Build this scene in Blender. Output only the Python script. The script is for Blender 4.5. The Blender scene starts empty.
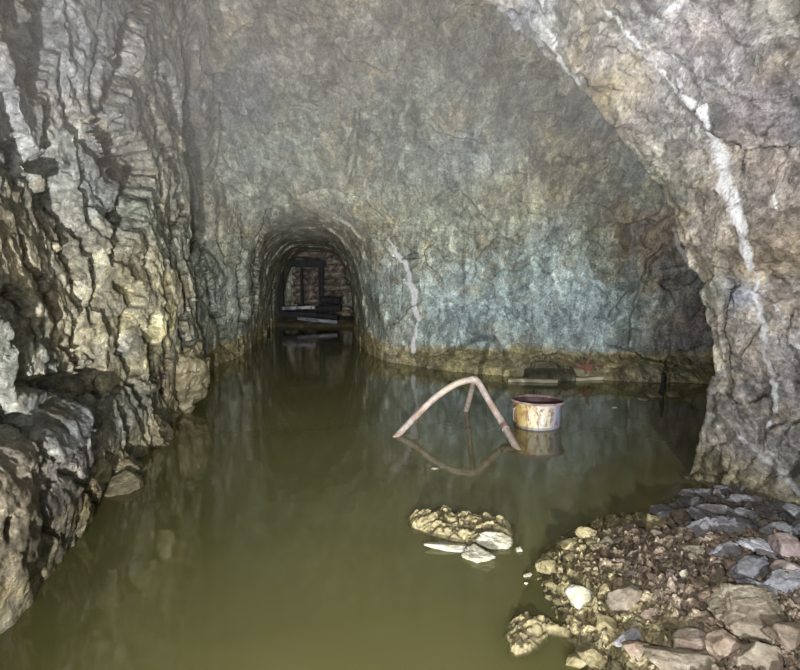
import bpy, math, random
import numpy as np
from mathutils import Vector, Matrix
from mathutils.bvhtree import BVHTree

PI = math.pi
scene = bpy.context.scene
COL = scene.collection
random.seed(7)

# ------------------------------------------------------------------ camera
F = 600.0
PITCH = math.atan(0.1)
HAZE = .024
CAM = np.array([0.0, 0.0, 1.6])
cd = bpy.data.cameras.new('camera')
cd.sensor_width = 36.0
cd.lens = 36.0 * F / 800.0
cd.clip_start = 0.05
cam = bpy.data.objects.new('camera', cd)
COL.objects.link(cam)
cam.location = CAM
cam.rotation_euler = (PI / 2 - PITCH, 0, 0)
scene.camera = cam


def ray(px, py):
    u = (px - 400.0) / F
    v = -(py - 335.0) / F
    c, s = math.cos(PITCH), math.sin(PITCH)
    return np.array([u, c + v * s, -s + v * c])


def at_z(px, py, z=0.0):
    d = ray(px, py)
    t = (z - CAM[2]) / d[2]
    return CAM + d * t


def at_y(px, py, Y):
    d = ray(px, py)
    return CAM + d * (Y / d[1])


# ------------------------------------------------------------------ numpy noise
_rs = np.random.RandomState(11)
_perm = _rs.permutation(512).astype(np.int32)
_g = _rs.normal(size=(512, 3))
_g /= np.linalg.norm(_g, axis=1)[:, None]
_g = _g.astype(np.float32)
_cellr = _rs.rand(512, 3).astype(np.float32)
_cellt = _rs.uniform(-1, 1, size=(512, 3)).astype(np.float32)


def _h(i, j, k):
    return _perm[(i + _perm[(j + _perm[k & 511]) & 511]) & 511]


def gnoise(p):
    p = np.asarray(p, dtype=np.float32)
    i = np.floor(p).astype(np.int32)
    f = p - i
    w = f * f * f * (f * (f * 6 - 15) + 10)
    out = np.zeros(len(p), np.float32)
    for dx in (0, 1):
        wx = w[:, 0] if dx else 1 - w[:, 0]
        for dy in (0, 1):
            wy = w[:, 1] if dy else 1 - w[:, 1]
            for dz in (0, 1):
                wz = w[:, 2] if dz else 1 - w[:, 2]
                g = _g[_h(i[:, 0] + dx, i[:, 1] + dy, i[:, 2] + dz)]
                d = g[:, 0] * (f[:, 0] - dx) + g[:, 1] * (f[:, 1] - dy) + g[:, 2] * (f[:, 2] - dz)
                out += d * wx * wy * wz
    return out * 1.6


def fbm(p, octaves=4, gain=0.5, ridged=False):
    out = np.zeros(len(p), np.float32)
    a = 1.0
    q = np.asarray(p, np.float32)
    for o in range(octaves):
        n = gnoise(q)
        if ridged:
            n = 1 - 2 * np.abs(n)
        out += a * n
        a *= gain
        q = q * 2.03 + 17.3
    return out


def worley(p):
    """distance to nearest, to second nearest, and a random planar tilt of the nearest cell"""
    p = np.asarray(p, np.float32)
    i = np.floor(p).astype(np.int32)
    n = len(p)
    f1 = np.full(n, 9.0, np.float32)
    f2 = np.full(n, 9.0, np.float32)
    tilt = np.zeros(n, np.float32)
    cid = np.zeros(n, np.float32)
    for dx in (-1, 0, 1):
        for dy in (-1, 0, 1):
            for dz in (-1, 0, 1):
                h = _h(i[:, 0] + dx, i[:, 1] + dy, i[:, 2] + dz)
                c = _cellr[h]
                v = np.stack([p[:, 0] - i[:, 0] - dx - c[:, 0], p[:, 1] - i[:, 1] - dy - c[:, 1],
                              p[:, 2] - i[:, 2] - dz - c[:, 2]], 1)
                d = (v * v).sum(1)
                t = (v * _cellt[h]).sum(1)
                m = d < f1
                f2 = np.where(m, f1, np.minimum(f2, d))
                tilt = np.where(m, t, tilt)
                cid = np.where(m, _cellt[h][:, 1], cid)
                f1 = np.where(m, d, f1)
    return np.sqrt(f1), np.sqrt(f2), tilt, cid


def sstep(a, b, x):
    t = np.clip((x - a) / (b - a), 0, 1)
    return t * t * (3 - 2 * t)


def smin(a, b, k):
    h = np.clip(0.5 + 0.5 * (b - a) / k, 0, 1)
    return b * (1 - h) + a * h - k * h * (1 - h)


def smax(a, b, k):
    return -smin(-a, -b, k)


# ------------------------------------------------------------------ shape of the mine
WATER = 0.0


def xleft(y, z):
    b = np.interp(y, [-4, 2.7, 4.5, 5.6, 8, 10, 12.8, 19, 24], [-1.7, -1.83, -2.23, -2.35, -2.67, -2.9, -3.2, -3.7, -4.2])
    # undercut ledge of the lower block near the camera, wall leaning back above
    near = 1 - sstep(4.0, 5.6, y)
    b = b - near * 0.16 * sstep(0.66, 0.80, z) + near * 0.10 * np.exp(-((z - 0.35) / 0.3) ** 2)
    b = b - 0.05 * np.clip(z, 0, 5) + 0.12 * sstep(3.4, 5.2, z)
    # slab edge: the wall steps back behind y = 8.2 high up
    b = b - 0.75 * sstep(8.15, 8.45, y) * sstep(1.5, 2.6, z)
    return b


def cavity(p):
    x, y, z = p[:, 0], p[:, 1], p[:, 2]
    dL = (xleft(y, z) - x)
    # near drift with the arched right wall
    xr = np.interp(z, [-1, 0, .78, 1.56, 2.3, 2.9, 3.36, 3.66, 3.95, 4.15, 4.3],
                   [2.2, 2.33, 2.55, 2.35, 2.0, 1.5, 1.03, .66, .1, -.9, -3.5])
    xr = xr + (0.12 + 0.1 * np.clip(z, 0, 4)) * (4.5 - y) * (y < 4.5)
    dN = smax((x - xr) * 0.8, y - 4.75 - 0.0 * z, 0.12)
    dN = smax(dN, z - 4.3, 0.3)
    dN = np.maximum(dN, -5.6 - y)
    # chamber opening to the right
    base = np.interp(x, [-4, -1, 0, 2, 4.5, 8], [11.1, 10.7, 10.6, 9.95, 9.35, 9.0])
    lean = np.interp(z, [-1, 0, 1.2, 2.2, 3, 3.6, 4.2, 4.7, 5.05, 5.3, 5.5],
                     [0, 0, 0.1, 0.0, -.35, -.8, -1.5, -2.4, -3.4, -4.6, -6.5])
    yb = base + lean
    bank = 0.62 * (1 - sstep(0.02, 0.34, z))
    dC = (y - yb) * 0.85
    dC = np.maximum(dC, (y - (base - bank)) * 0.5)
    dC = smax(dC, (4.75 + 0.12 * np.clip(x - 2.4, 0, 9) - y), 0.15)
    dC = smax(dC, z - 5.45, 0.5)
    dC = smax(dC, x - 7.2, 0.5)
    # far tunnel
    xl = np.interp(y, [8, 10, 12.8, 19, 24], [-2.67, -2.95, -3.25, -3.95, -4.5])
    xrt = np.interp(y, [9, 9.9, 10.3, 11, 12.5, 14.8, 19.2, 24], [1.1, 0.45, 0.15, -.30, -.72, -1.08, -1.48, -1.9])
    c = (xl + xrt) / 2
    w = (xrt - xl) / 2
    hh = np.interp(y, [9, 10.4, 12, 15, 19, 24], [3.3, 2.95, 2.66, 2.5, 2.42, 2.4]) + 0.3
    q = (np.abs((x - c) / w) ** 3.0 + np.abs(np.clip(z + 0.3, 0, 9) / hh) ** 3.0) ** (1 / 3.0)
    dT = (q - 1) * w
    dT = np.maximum(dT, 9.0 - y)
    dT = np.maximum(dT, y - 22.3)
    d = smin(dN, dC, 0.10)
    d = smax(d, dL, 0.12)
    d = smin(d, dT, 1.0)
    d = np.maximum(d, -0.55 - z)
    return d


def surface_nets(lo, hi, h):
    nx, ny, nz = [int(math.ceil((hi[a] - lo[a]) / h)) + 1 for a in range(3)]
    X = lo[0] + h * np.arange(nx)
    Y = lo[1] + h * np.arange(ny)
    Z = lo[2] + h * np.arange(nz)
    f = np.empty((nx, ny, nz), np.float32)
    YY, ZZ = np.meshgrid(Y, Z, indexing='ij')
    for i in range(nx):
        pts = np.stack([np.full(YY.size, X[i]), YY.ravel(), ZZ.ravel()], 1)
        f[i] = cavity(pts).reshape(ny, nz)
    s = f < 0
    cells = np.zeros((nx - 1, ny - 1, nz - 1), np.int8)
    for a in (0, 1):
        for b in (0, 1):
            for c in (0, 1):
                cells += s[a:nx - 1 + a, b:ny - 1 + b, c:nz - 1 + c]
    act = (cells > 0) & (cells < 8)
    idx = np.full(act.shape, -1, np.int64)
    ci = np.argwhere(act)
    idx[act] = np.arange(len(ci))
    acc = np.zeros((len(ci), 3))
    cnt = np.zeros(len(ci))
    corners = [(a, b, c) for a in (0, 1) for b in (0, 1) for c in (0, 1)]
    for A in corners:
        for ax in range(3):
            if A[ax] == 1:
                continue
            B = list(A); B[ax] = 1
            fa = f[ci[:, 0] + A[0], ci[:, 1] + A[1], ci[:, 2] + A[2]]
            fb = f[ci[:, 0] + B[0], ci[:, 1] + B[1], ci[:, 2] + B[2]]
            m = (fa < 0) != (fb < 0)
            t = np.where(m, fa / np.where(m, fa - fb, 1), 0)
            pos = np.array(A, float)[None, :].repeat(len(ci), 0)
            pos[:, ax] += t
            acc[m] += pos[m]
            cnt[m] += 1
    V = (ci + acc / cnt[:, None]) * h + np.array(lo)
    quads = []
    for ax in range(3):
        o1, o2 = [(1, 2), (2, 0), (0, 1)][ax]
        sl0 = [slice(1, -1)] * 3; sl1 = [slice(1, -1)] * 3
        sl0[ax] = slice(0, -1); sl1[ax] = slice(1, None)
        e = s[tuple(sl0)] != s[tuple(sl1)]
        ei = np.argwhere(e)
        sg = s[tuple(sl0)][e]
        base = ei.copy()
        base[:, o1] += 1; base[:, o2] += 1

        def cid(d1, d2):
            q = base.copy()
            q[:, o1] -= d1; q[:, o2] -= d2
            return idx[q[:, 0], q[:, 1], q[:, 2]]
        q = np.stack([cid(1, 1), cid(0, 1), cid(0, 0), cid(1, 0)], 1)
        # normals must point into the cavity (towards negative f)
        q = np.where(sg[:, None], q[:, ::-1], q)
        quads.append(q)
    Q = np.concatenate(quads)
    Q = Q[(Q >= 0).all(1)]
    return V, Q


def grad(p, e=0.03):
    g = np.stack([cavity(p + np.eye(3)[a] * e) - cavity(p - np.eye(3)[a] * e) for a in range(3)], 1)
    n = np.linalg.norm(g, axis=1)[:, None]
    return g / np.maximum(n, 1e-6), n[:, 0] / (2 * e)


def project(V, it=2):
    for _ in range(it):
        g, n = grad(V, 0.02)
        d = cavity(V) / np.maximum(n, 0.4)
        V = V - g * np.clip(d, -0.06, 0.06)[:, None]
    return V


def subdivide(V, Q):
    e = np.concatenate([Q[:, [0, 1]], Q[:, [1, 2]], Q[:, [2, 3]], Q[:, [3, 0]]])
    es = np.sort(e, 1)
    key = es[:, 0] * (len(V) + 1) + es[:, 1]
    uk, first, inv = np.unique(key, return_index=True, return_inverse=True)
    mid = (V[es[first, 0]] + V[es[first, 1]]) / 2
    n, m, k = len(V), len(uk), len(Q)
    cen = V[Q].mean(1)
    E = inv.reshape(4, k) + n
    C = np.arange(k) + n + m
    out = []
    for a in range(4):
        out.append(np.stack([Q[:, a], E[a], C, E[(a + 3) % 4]], 1))
    return np.concatenate([V, mid, cen]), np.concatenate(out)


def compact(V, Q, *attrs):
    u, inv = np.unique(Q, return_inverse=True)
    return (V[u], inv.reshape(Q.shape)) + tuple(a[u] for a in attrs)


LO, HI = (-5.3, -6.0, -0.9), (7.8, 22.9, 5.9)
H0 = 0.088
V0, Q0 = surface_nets(LO, HI, H0)
SURF = {}


def hit(px, py, raw=False):
    """where a line of sight meets the roughened rock, carried back to the unroughened surface (raw: the point itself)"""
    d = ray(px, py)
    L = np.linalg.norm(d)
    loc, nor, i, dist = SURF['bvh'].ray_cast(Vector(CAM), Vector(d / L))
    if loc is None:
        return None, None
    loc = np.array(loc)
    if raw:
        return loc, dist / L
    q = SURF['Q'][i]
    w = 1 / (np.linalg.norm(SURF['D'][q] - loc, axis=1) + 1e-4)
    w /= w.sum()
    return loc - (w[:, None] * (SURF['D'][q] - SURF['B'][q])).sum(0), dist / L


# cracks: (px, py, width px) runs, traced where they open on the rock, with a depth in metres
CRACKS = [
    (.35, [(40, -12, 13), (39, 20, 12), (36, 45, 10), (31, 70, 7), (29, 100, 3)]),
    (.22, [(31, 75, 3), (40, 88, 4), (45, 105, 3), (44, 130, 4), (48, 160, 7), (51, 180, 10), (55, 198, 6), (52, 215, 3)]),
    (.20, [(-8, 143, 3), (12, 151, 4), (25, 157, 4), (40, 170, 7), (50, 182, 8)]),
    (.22, [(62, 30, 2), (60, 50, 2.5), (62, 75, 2.5), (61, 100, 3), (70, 120, 6), (85, 140, 4.5), (100, 160, 4.5), (113, 176, 3)]),
    (.45, [(160, -6, 3), (140, 8, 6), (128, 20, 8), (125, 38, 9), (120, 60, 10), (112, 85, 9), (105, 110, 8), (104, 130, 9), (115, 148, 15), (124, 162, 18), (130, 180, 12), (122, 200, 6)]),
    (.30, [(122, 198, 5), (119, 212, 8), (118, 228, 8), (114, 245, 4), (112, 262, 3)]),
    (.40, [(192, -10, 9), (192, 40, 10), (193, 70, 11), (203, 85, 11), (213, 110, 10), (213, 135, 9), (212, 155, 5)]),
    (.25, [(213, 155, 3), (209, 170, 4), (217, 185, 6), (221, 205, 7), (222, 240, 5), (225, 255, 2)]),
    (.20, [(165, 75, 3), (172, 95, 6), (173, 115, 5), (171, 132, 3)]),
    (.20, [(163, 130, 2), (170, 150, 5), (175, 170, 4), (178, 190, 4), (181, 210, 5), (178, 225, 4), (172, 250, 3), (170, 265, 4)]),
    (.10, [(148, 20, 2), (150, 45, 2), (158, 65, 3), (160, 85, 2)]),
    (.12, [(150, 95, 2), (155, 120, 3), (158, 145, 2), (160, 175, 2), (162, 195, 3), (157, 212, 2)]),
    (.15, [(8, 166, 6), (11, 180, 4), (14, 190, 2)]),
    (.08, [(97, 38, 2), (95, 60, 2), (90, 85, 2), (92, 110, 2)]),
    (.08, [(73, 118, 2), (98, 122, 2)]),
    (.18, [(58, 203, 3), (66, 215, 3), (78, 228, 4.5), (82, 240, 3), (90, 255, 4), (97, 268, 3)]),
    (.18, [(22, 242, 2), (25, 252, 3), (27, 265, 3), (35, 278, 4), (48, 295, 6), (56, 310, 5), (58, 330, 4), (54, 350, 3), (48, 365, 2)]),
    (.18, [(6, 294, 5), (18, 303, 7), (30, 312, 3), (36, 320, 3), (37, 345, 2)]),
    (.15, [(-3, 300, 5), (3, 320, 4)]),
    (.15, [(97, 268, 3), (98, 290, 3.5), (93, 310, 3.5), (92, 325, 2)]),
    (.14, [(118, 283, 3), (126, 293, 6), (132, 305, 2)]),
    (.18, [(125, 312, 2), (120, 325, 2), (117, 345, 3), (128, 365, 4), (135, 380, 5), (138, 395, 5), (145, 405, 4)]),
    (.16, [(165, 262, 2), (167, 290, 4), (165, 310, 3)]),
    (.25, [(180, 265, 3), (183, 290, 6), (185, 305, 7), (180, 325, 4), (184, 345, 6), (191, 360, 9), (197, 378, 9), (202, 395, 6)]),
    (.20, [(205, 272, 2), (210, 295, 3), (213, 310, 4), (220, 325, 6), (222, 340, 6), (230, 348, 4), (237, 355, 4)]),
    (.20, [(152, 318, 3), (152, 340, 5), (152, 360, 6), (155, 385, 4)]),
    (.18, [(163, 345, 3), (165, 365, 4), (162, 385, 4), (165, 398, 3)]),
    (.14, [(198, 240, 2), (202, 262, 2), (196, 300, 3), (193, 315, 3)]),
    (.14, [(225, 262, 2), (231, 240, 2.5), (237, 203, 2)]),
    (.16, [(240, 215, 2), (245, 245, 4), (243, 262, 2)]),
    (.25, [(269, 211, 3), (264, 230, 3.5), (258, 245, 3.5), (255, 265, 4), (254, 290, 6), (255, 310, 5), (256, 330, 4)]),
    (.20, [(238, 268, 3), (240, 290, 3.5), (244, 310, 5), (240, 330, 3.5), (241, 350, 3)]),
    (.18, [(272, 240, 2), (276, 265, 3), (281, 285, 3), (281, 305, 2)]),
    (.30, [(16, 380, 4), (40, 386, 6), (65, 386, 8), (90, 384, 10), (105, 387, 9), (120, 392, 4)]),
    (.28, [(97, 390, 5), (98, 410, 7), (96, 430, 8), (94, 460, 7), (91, 490, 5), (94, 512, 4)]),
    (.18, [(-4, 394, 5), (10, 410, 6), (25, 425, 5), (40, 440, 4), (48, 460, 3), (45, 475, 2)]),
    (.15, [(58, 460, 3), (75, 475, 4), (85, 492, 3)]),
    (.10, [(52, 480, 2), (42, 510, 3), (52, 535, 2), (70, 555, 2)]),
    (.10, [(10, 528, 5), (4, 545, 4)]),
    (.16, [(70, 200, 2), (60, 222, 3), (62, 250, 2), (68, 275, 2)]),
    (.10, [(75, 285, 2), (78, 310, 2), (72, 340, 3), (78, 368, 2)]),
    (.14, [(60, 345, 2), (70, 355, 3), (76, 372, 3)]),
    (.12, [(140, 205, 2), (142, 225, 3), (150, 245, 2), (146, 268, 2), (152, 290, 2)]),
    (.12, [(188, 170, 2), (196, 200, 2), (193, 225, 2), (190, 245, 3), (188, 262, 2)]),
    # right pillar and chamber wall
    (.10, [(728, 284, 3), (725, 310, 4), (722, 335, 3), (727, 365, 4), (731, 388, 5), (734, 402, 3)]),
    (.08, [(748, 399, 3), (758, 396, 4), (770, 397, 2)]),
    (.02, [(800, 92, 2), (770, 128, 3), (748, 160, 2), (735, 178, 2)]),
    (.02, [(800, 135, 2), (775, 165, 3), (752, 190, 2)]),
    (.10, [(664, 245, 2), (650, 262, 4), (643, 285, 4), (636, 315, 4), (631, 350, 4)]),
    (.10, [(357, 112, 3), (354, 140, 7), (350, 165, 6), (349, 178, 2)]),
    (.05, [(240, 70, 1.5), (240, 118, 1.5)]),
    (.06, [(560, 155, 2), (585, 168, 3), (610, 160, 3), (640, 150, 2)]),
    (.07, [(372, 235, 2), (392, 262, 3), (400, 290, 3), (396, 318, 4)]),
    (.06, [(300, 195, 2), (330, 190, 3), (362, 200, 2), (385, 222, 2)]),
]
VEINS = [
    [(680, 78, 4), (700, 110, 7), (715, 145, 10), (722, 185, 11), (735, 215, 11), (745, 240, 10), (752, 270, 7)],
    [(752, 268, 3), (758, 300, 4), (762, 322, 6), (765, 345, 7), (772, 375, 4), (775, 400, 6), (774, 412, 3)],
    [(765, 290, 3), (780, 320, 4), (790, 340, 3), (806, 355, 3)],
    [(733, 420, 3), (750, 445, 5), (770, 462, 5), (790, 482, 7), (806, 505, 6)],
    [(768, 412, 2), (769, 440, 4)],
    [(600, 5, 3), (622, 22, 4), (640, 42, 5), (660, 70, 4), (680, 95, 4), (700, 112, 3)],
    [(728, 290, 2), (734, 312, 2), (737, 322, 1)],
    [(765, 48, 2), (785, 58, 2), (806, 72, 2)],
    [(388, 238, 2), (400, 258, 4), (409, 275, 5), (414, 295, 6), (418, 320, 5)],
    [(417, 322, 2), (415, 338, 4), (413, 352, 5)],
    [(770, 180, 2), (776, 205, 3), (779, 222, 2)],
    [(470, 152, 1), (495, 168, 1.5)],
    [(680, 190, 3), (674, 230, 4), (690, 268, 5), (704, 300, 3)],
    [(548, 30, 3), (560, 60, 4), (580, 88, 3)],
    [(-4, 216, 1), (8, 207, 1.5), (14, 198, 1)],
]
# rock colour zones, some with shade painted in: (px, py, radius px, albedo, strength)
ZONES = [
    (40, 60, 60, (.25, .26, .30), .9), (100, 40, 50, (.27, .28, .31), .8), (185, 90, 45, (.24, .25, .27), .8),
    (15, 15, 25, (.33, .32, .18), .7), (70, 120, 40, (.27, .28, .28), .7), (125, 165, 25, (.16, .12, .11), .8),  # ends with the wide crack, its shadow put into the rock colour
    (90, 200, 35, (.29, .31, .31), .7), (20, 230, 45, (.33, .29, .22), .7), (150, 200, 25, (.34, .38, .30), .7),
    (60, 270, 35, (.36, .33, .24), .8), (140, 290, 40, (.42, .36, .20), .9), (90, 340, 35, (.40, .36, .25), .8),
    (30, 340, 30, (.30, .33, .31), .8), (165, 330, 30, (.42, .38, .20), .8), (190, 260, 30, (.34, .36, .28), .7),
    (225, 300, 30, (.30, .34, .30), .9), (175, 380, 25, (.32, .28, .18), .8), (60, 405, 40, (.19, .21, .23), 1.0), (50, 510, 40, (.16, .135, .10), 1.0),  # ends with the lower-left block, its shade painted into the colour
    (20, 450, 30, (.23, .19, .15), .9), (70, 470, 28, (.17, .165, .165), .9), (40, 560, 60, (.15, .125, .08), 1.2), (85, 500, 25, (.14, .12, .09), 1.0),  # lower-left block: wet brown rock, colour darkened further for its shade
    (80, 440, 20, (.27, .25, .26), .8), (130, 345, 12, (.38, .42, .50), .7),
    (330, 40, 110, (.27, .25, .22), .9), (480, 70, 60, (.25, .25, .23), .8), (250, 92, 26, (.28, .31, .37), .9),
    (420, 120, 60, (.26, .30, .26), .8), (300, 160, 50, (.29, .34, .28), .9), (210, 30, 25, (.24, .21, .19), .7),
    (330, 200, 40, (.34, .33, .24), .8), (440, 200, 40, (.33, .36, .28), .8), (300, 250, 30, (.24, .24, .17), .8),
    (470, 165, 30, (.36, .42, .42), .8), (520, 210, 40, (.42, .40, .27), .9), (560, 180, 30, (.36, .33, .24), .7),
    (600, 240, 30, (.34, .36, .30), .7), (530, 280, 45, (.33, .43, .45), 1.0), (590, 310, 40, (.36, .45, .48), 1.0),
    (470, 310, 40, (.32, .42, .44), 1.0), (560, 240, 30, (.36, .42, .38), .8), (640, 230, 22, (.30, .22, .16), .9),
    (680, 270, 28, (.20, .20, .20), 1.0), (690, 330, 26, (.18, .17, .18), 1.0), (655, 310, 12, (.34, .36, .34), .8),  # dark zones behind the pillar edge: its cast shadow painted on the rock
    (640, 170, 22, (.27, .32, .30), .8), (600, 120, 25, (.22, .23, .23), .8), (380, 290, 25, (.30, .36, .34), .8),
    (520, 30, 20, (.22, .23, .28), .8),
    (700, 40, 60, (0.248, 0.216, 0.235), .9), (600, 60, 40, (0.264, 0.239, 0.227), .8), (770, 90, 50, (0.232, 0.200, 0.227), .9),
    (640, 120, 30, (0.272, 0.231, 0.210), .8), (690, 140, 25, (0.208, 0.177, 0.176), .8), (770, 190, 40, (0.232, 0.185, 0.168), .9),
    (700, 230, 25, (0.288, 0.246, 0.218), .8), (785, 250, 30, (0.288, 0.223, 0.160), .9), (715, 270, 14, (0.336, 0.293, 0.235), .8),
    (742, 300, 16, (0.144, 0.162, 0.227), 1.0), (790, 310, 25, (0.272, 0.223, 0.202), .8), (740, 350, 22, (0.320, 0.269, 0.252), .8),
    (790, 380, 25, (0.288, 0.246, 0.260), .8), (715, 400, 16, (0.288, 0.254, 0.244), .8), (745, 420, 25, (0.216, 0.185, 0.202), .8),
    (725, 470, 30, (0.272, 0.239, 0.227), .8), (780, 440, 25, (0.256, 0.231, 0.252), .8), (775, 510, 22, (0.288, 0.262, 0.252), .8),
]


def trace(pts, step=0.03):
    P, W = [], []
    for px, py, w in pts:
        h, d = hit(px, py)
        if h is None:
            continue
        P.append(h); W.append(w * d / F)
    P = np.array(P); W = np.array(W)
    oP, oW = [], []
    for a in range(len(P) - 1):
        L = np.linalg.norm(P[a + 1] - P[a])
        if L > 2.5:
            continue
        k = max(2, int(L / step))
        for i in range(k):
            t = i / k
            oP.append(P[a] * (1 - t) + P[a + 1] * t)
            oW.append(W[a] * (1 - t) + W[a + 1] * t)
    oP = np.array(oP); oW = np.array(oW)
    if len(oP):
        j = np.stack([gnoise(oP * 5 + s) for s in (3.1, 9.7, 21.3)], 1) * 0.035
        j += np.stack([gnoise(oP * 14 + s) for s in (1.1, 5.7, 2.3)], 1) * 0.014
        oP = oP + j
    return oP, oW


def nearest(V, P, W, reach):
    """normalised distance to a polyline (1 = edge), only where near"""
    lo = P.min(0) - reach; hi = P.max(0) + reach
    m = np.where(((V > lo) & (V < hi)).all(1))[0]
    out = np.full(len(m), 9.0)
    lw = np.zeros(len(m))
    if len(m) == 0:
        return m, out, lw
    Vm = V[m]
    for a in range(0, len(P), 12):
        seg = P[a:a + 13]
        u = seg - CAM
        u /= np.linalg.norm(u, axis=1)[:, None]
        dv = Vm[:, None, :] - seg[None, :, :]
        par = (dv * u[None]).sum(2)
        # joints open along the wall further than across it
        d = np.sqrt(np.maximum((dv * dv).sum(2) - 0.93 * par * par, 0)) / (W[None, a:a + 13])
        k = d.argmin(1)
        dm = d[np.arange(len(k)), k]
        lw = np.where(dm < out, W[a:a + 13][k], lw)
        out = np.minimum(out, dm)
    return m, out, lw


def side_masks(V):
    x, y, z = V[:, 0], V[:, 1], V[:, 2]
    left = sstep(0.75, 0.25, (x - xleft(y, z))) if False else 1 - sstep(0.3, 0.8, x - xleft(y, z))
    right = (1 - sstep(4.85, 5.1, y)) * sstep(-1.2, 0.2, x + (z - 3.0) * 0.8)
    right = np.clip(right, 0, 1) * (1 - left)
    return left, right


def roughen(V):
    """the rock's own relief, before the traced joints"""
    g, _ = grad(V, 0.05)
    n = -g
    left, right = side_masks(V)
    back = np.clip(1 - left - right, 0, 1)
    P = V.astype(np.float32)
    warp = np.stack([fbm(P * 0.9 + s, 3) for s in (0, 40, 80)], 1)
    disp = 0.06 * fbm(P * 0.65 + 5, 3)
    # steep foliation slabs of the left wall
    # the lower block near the camera is massive, not foliated
    blk = (1 - sstep(3.9, 4.6, P[:, 1])) * (1 - sstep(0.55, 0.8, P[:, 2]))
    fol = left * (1 - 0.75 * blk)
    back = np.clip(back + 0.8 * left * blk, 0, 1)
    q = np.stack([P[:, 0] * 1.4, P[:, 1] * 0.85 + P[:, 2] * 0.45, P[:, 2] * 0.72 - P[:, 1] * 0.1], 1) + warp * 0.45
    f1, f2, t, c = worley(q)
    disp += fol * (0.10 * t + 0.03 * c - 0.03 * np.clip(1 - (f2 - f1) / 0.08, 0, 1))
    q = np.stack([P[:, 0] * 3.4, P[:, 1] * 2.2 + P[:, 2] * 1.2, P[:, 2] * 1.9], 1) + warp * 0.9
    f1, f2, t, c = worley(q)
    disp += fol * (0.036 * t + 0.012 * c - 0.014 * np.clip(1 - (f2 - f1) / 0.10, 0, 1))
    q = np.stack([P[:, 0] * 9, P[:, 1] * 5.5 + P[:, 2] * 3, P[:, 2] * 6], 1) + warp * 2.0
    f1, f2, t, c = worley(q)
    disp += fol * (0.016 * t + 0.003 * c)
    # blasted facets, larger and shallower, on the chamber walls
    q = np.stack([P[:, 0] * 1.0 + P[:, 2] * 0.5, P[:, 1] * 1.0, P[:, 2] * 1.3 - P[:, 0] * 0.5], 1) + warp * 0.5
    f1, f2, t, c = worley(q)
    disp += back * (0.09 * t + 0.02 * c)
    q = np.stack([P[:, 0] * 3.2 + P[:, 2] * 1.6, P[:, 1] * 3.0, P[:, 2] * 3.8 - P[:, 0] * 1.6], 1) + warp * 1.3
    f1, f2, t, c = worley(q)
    disp += back * 0.020 * t
    # right pillar: diagonal foliation
    q = np.stack([P[:, 0] * 1.6 + P[:, 2] * 0.9, P[:, 1] * 1.5, P[:, 2] * 1.5 - P[:, 0] * 1.2], 1) + warp * 0.5
    f1, f2, t, c = worley(q)
    disp += right * (0.040 * t)
    q = np.stack([P[:, 0] * 3.0 - P[:, 2] * 5.2, P[:, 1] * 5, P[:, 2] * 2.6 + P[:, 0] * 2.0], 1) + warp * 1.3
    f1, f2, t, c = worley(q)
    disp += right * (0.034 * t + 0.008 * c)
    q = P * 13 + warp * 3
    f1, f2, t, c = worley(q)
    disp += 0.011 * t * (1 - 0.4 * left) * (1 - 0.6 * back)
    disp += 0.012 * fbm(P * 9, 3, ridged=True) * (0.15 + 0.85 * left + 0.35 * right)
    # keep the floor of the pool calm and the bank gravelly
    calm = sstep(-0.35, -0.2, P[:, 2])
    disp *= (0.3 + 0.7 * calm) * (1 - 0.5 * sstep(10.4, 11.6, P[:, 1]))
    return n, disp, warp


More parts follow.
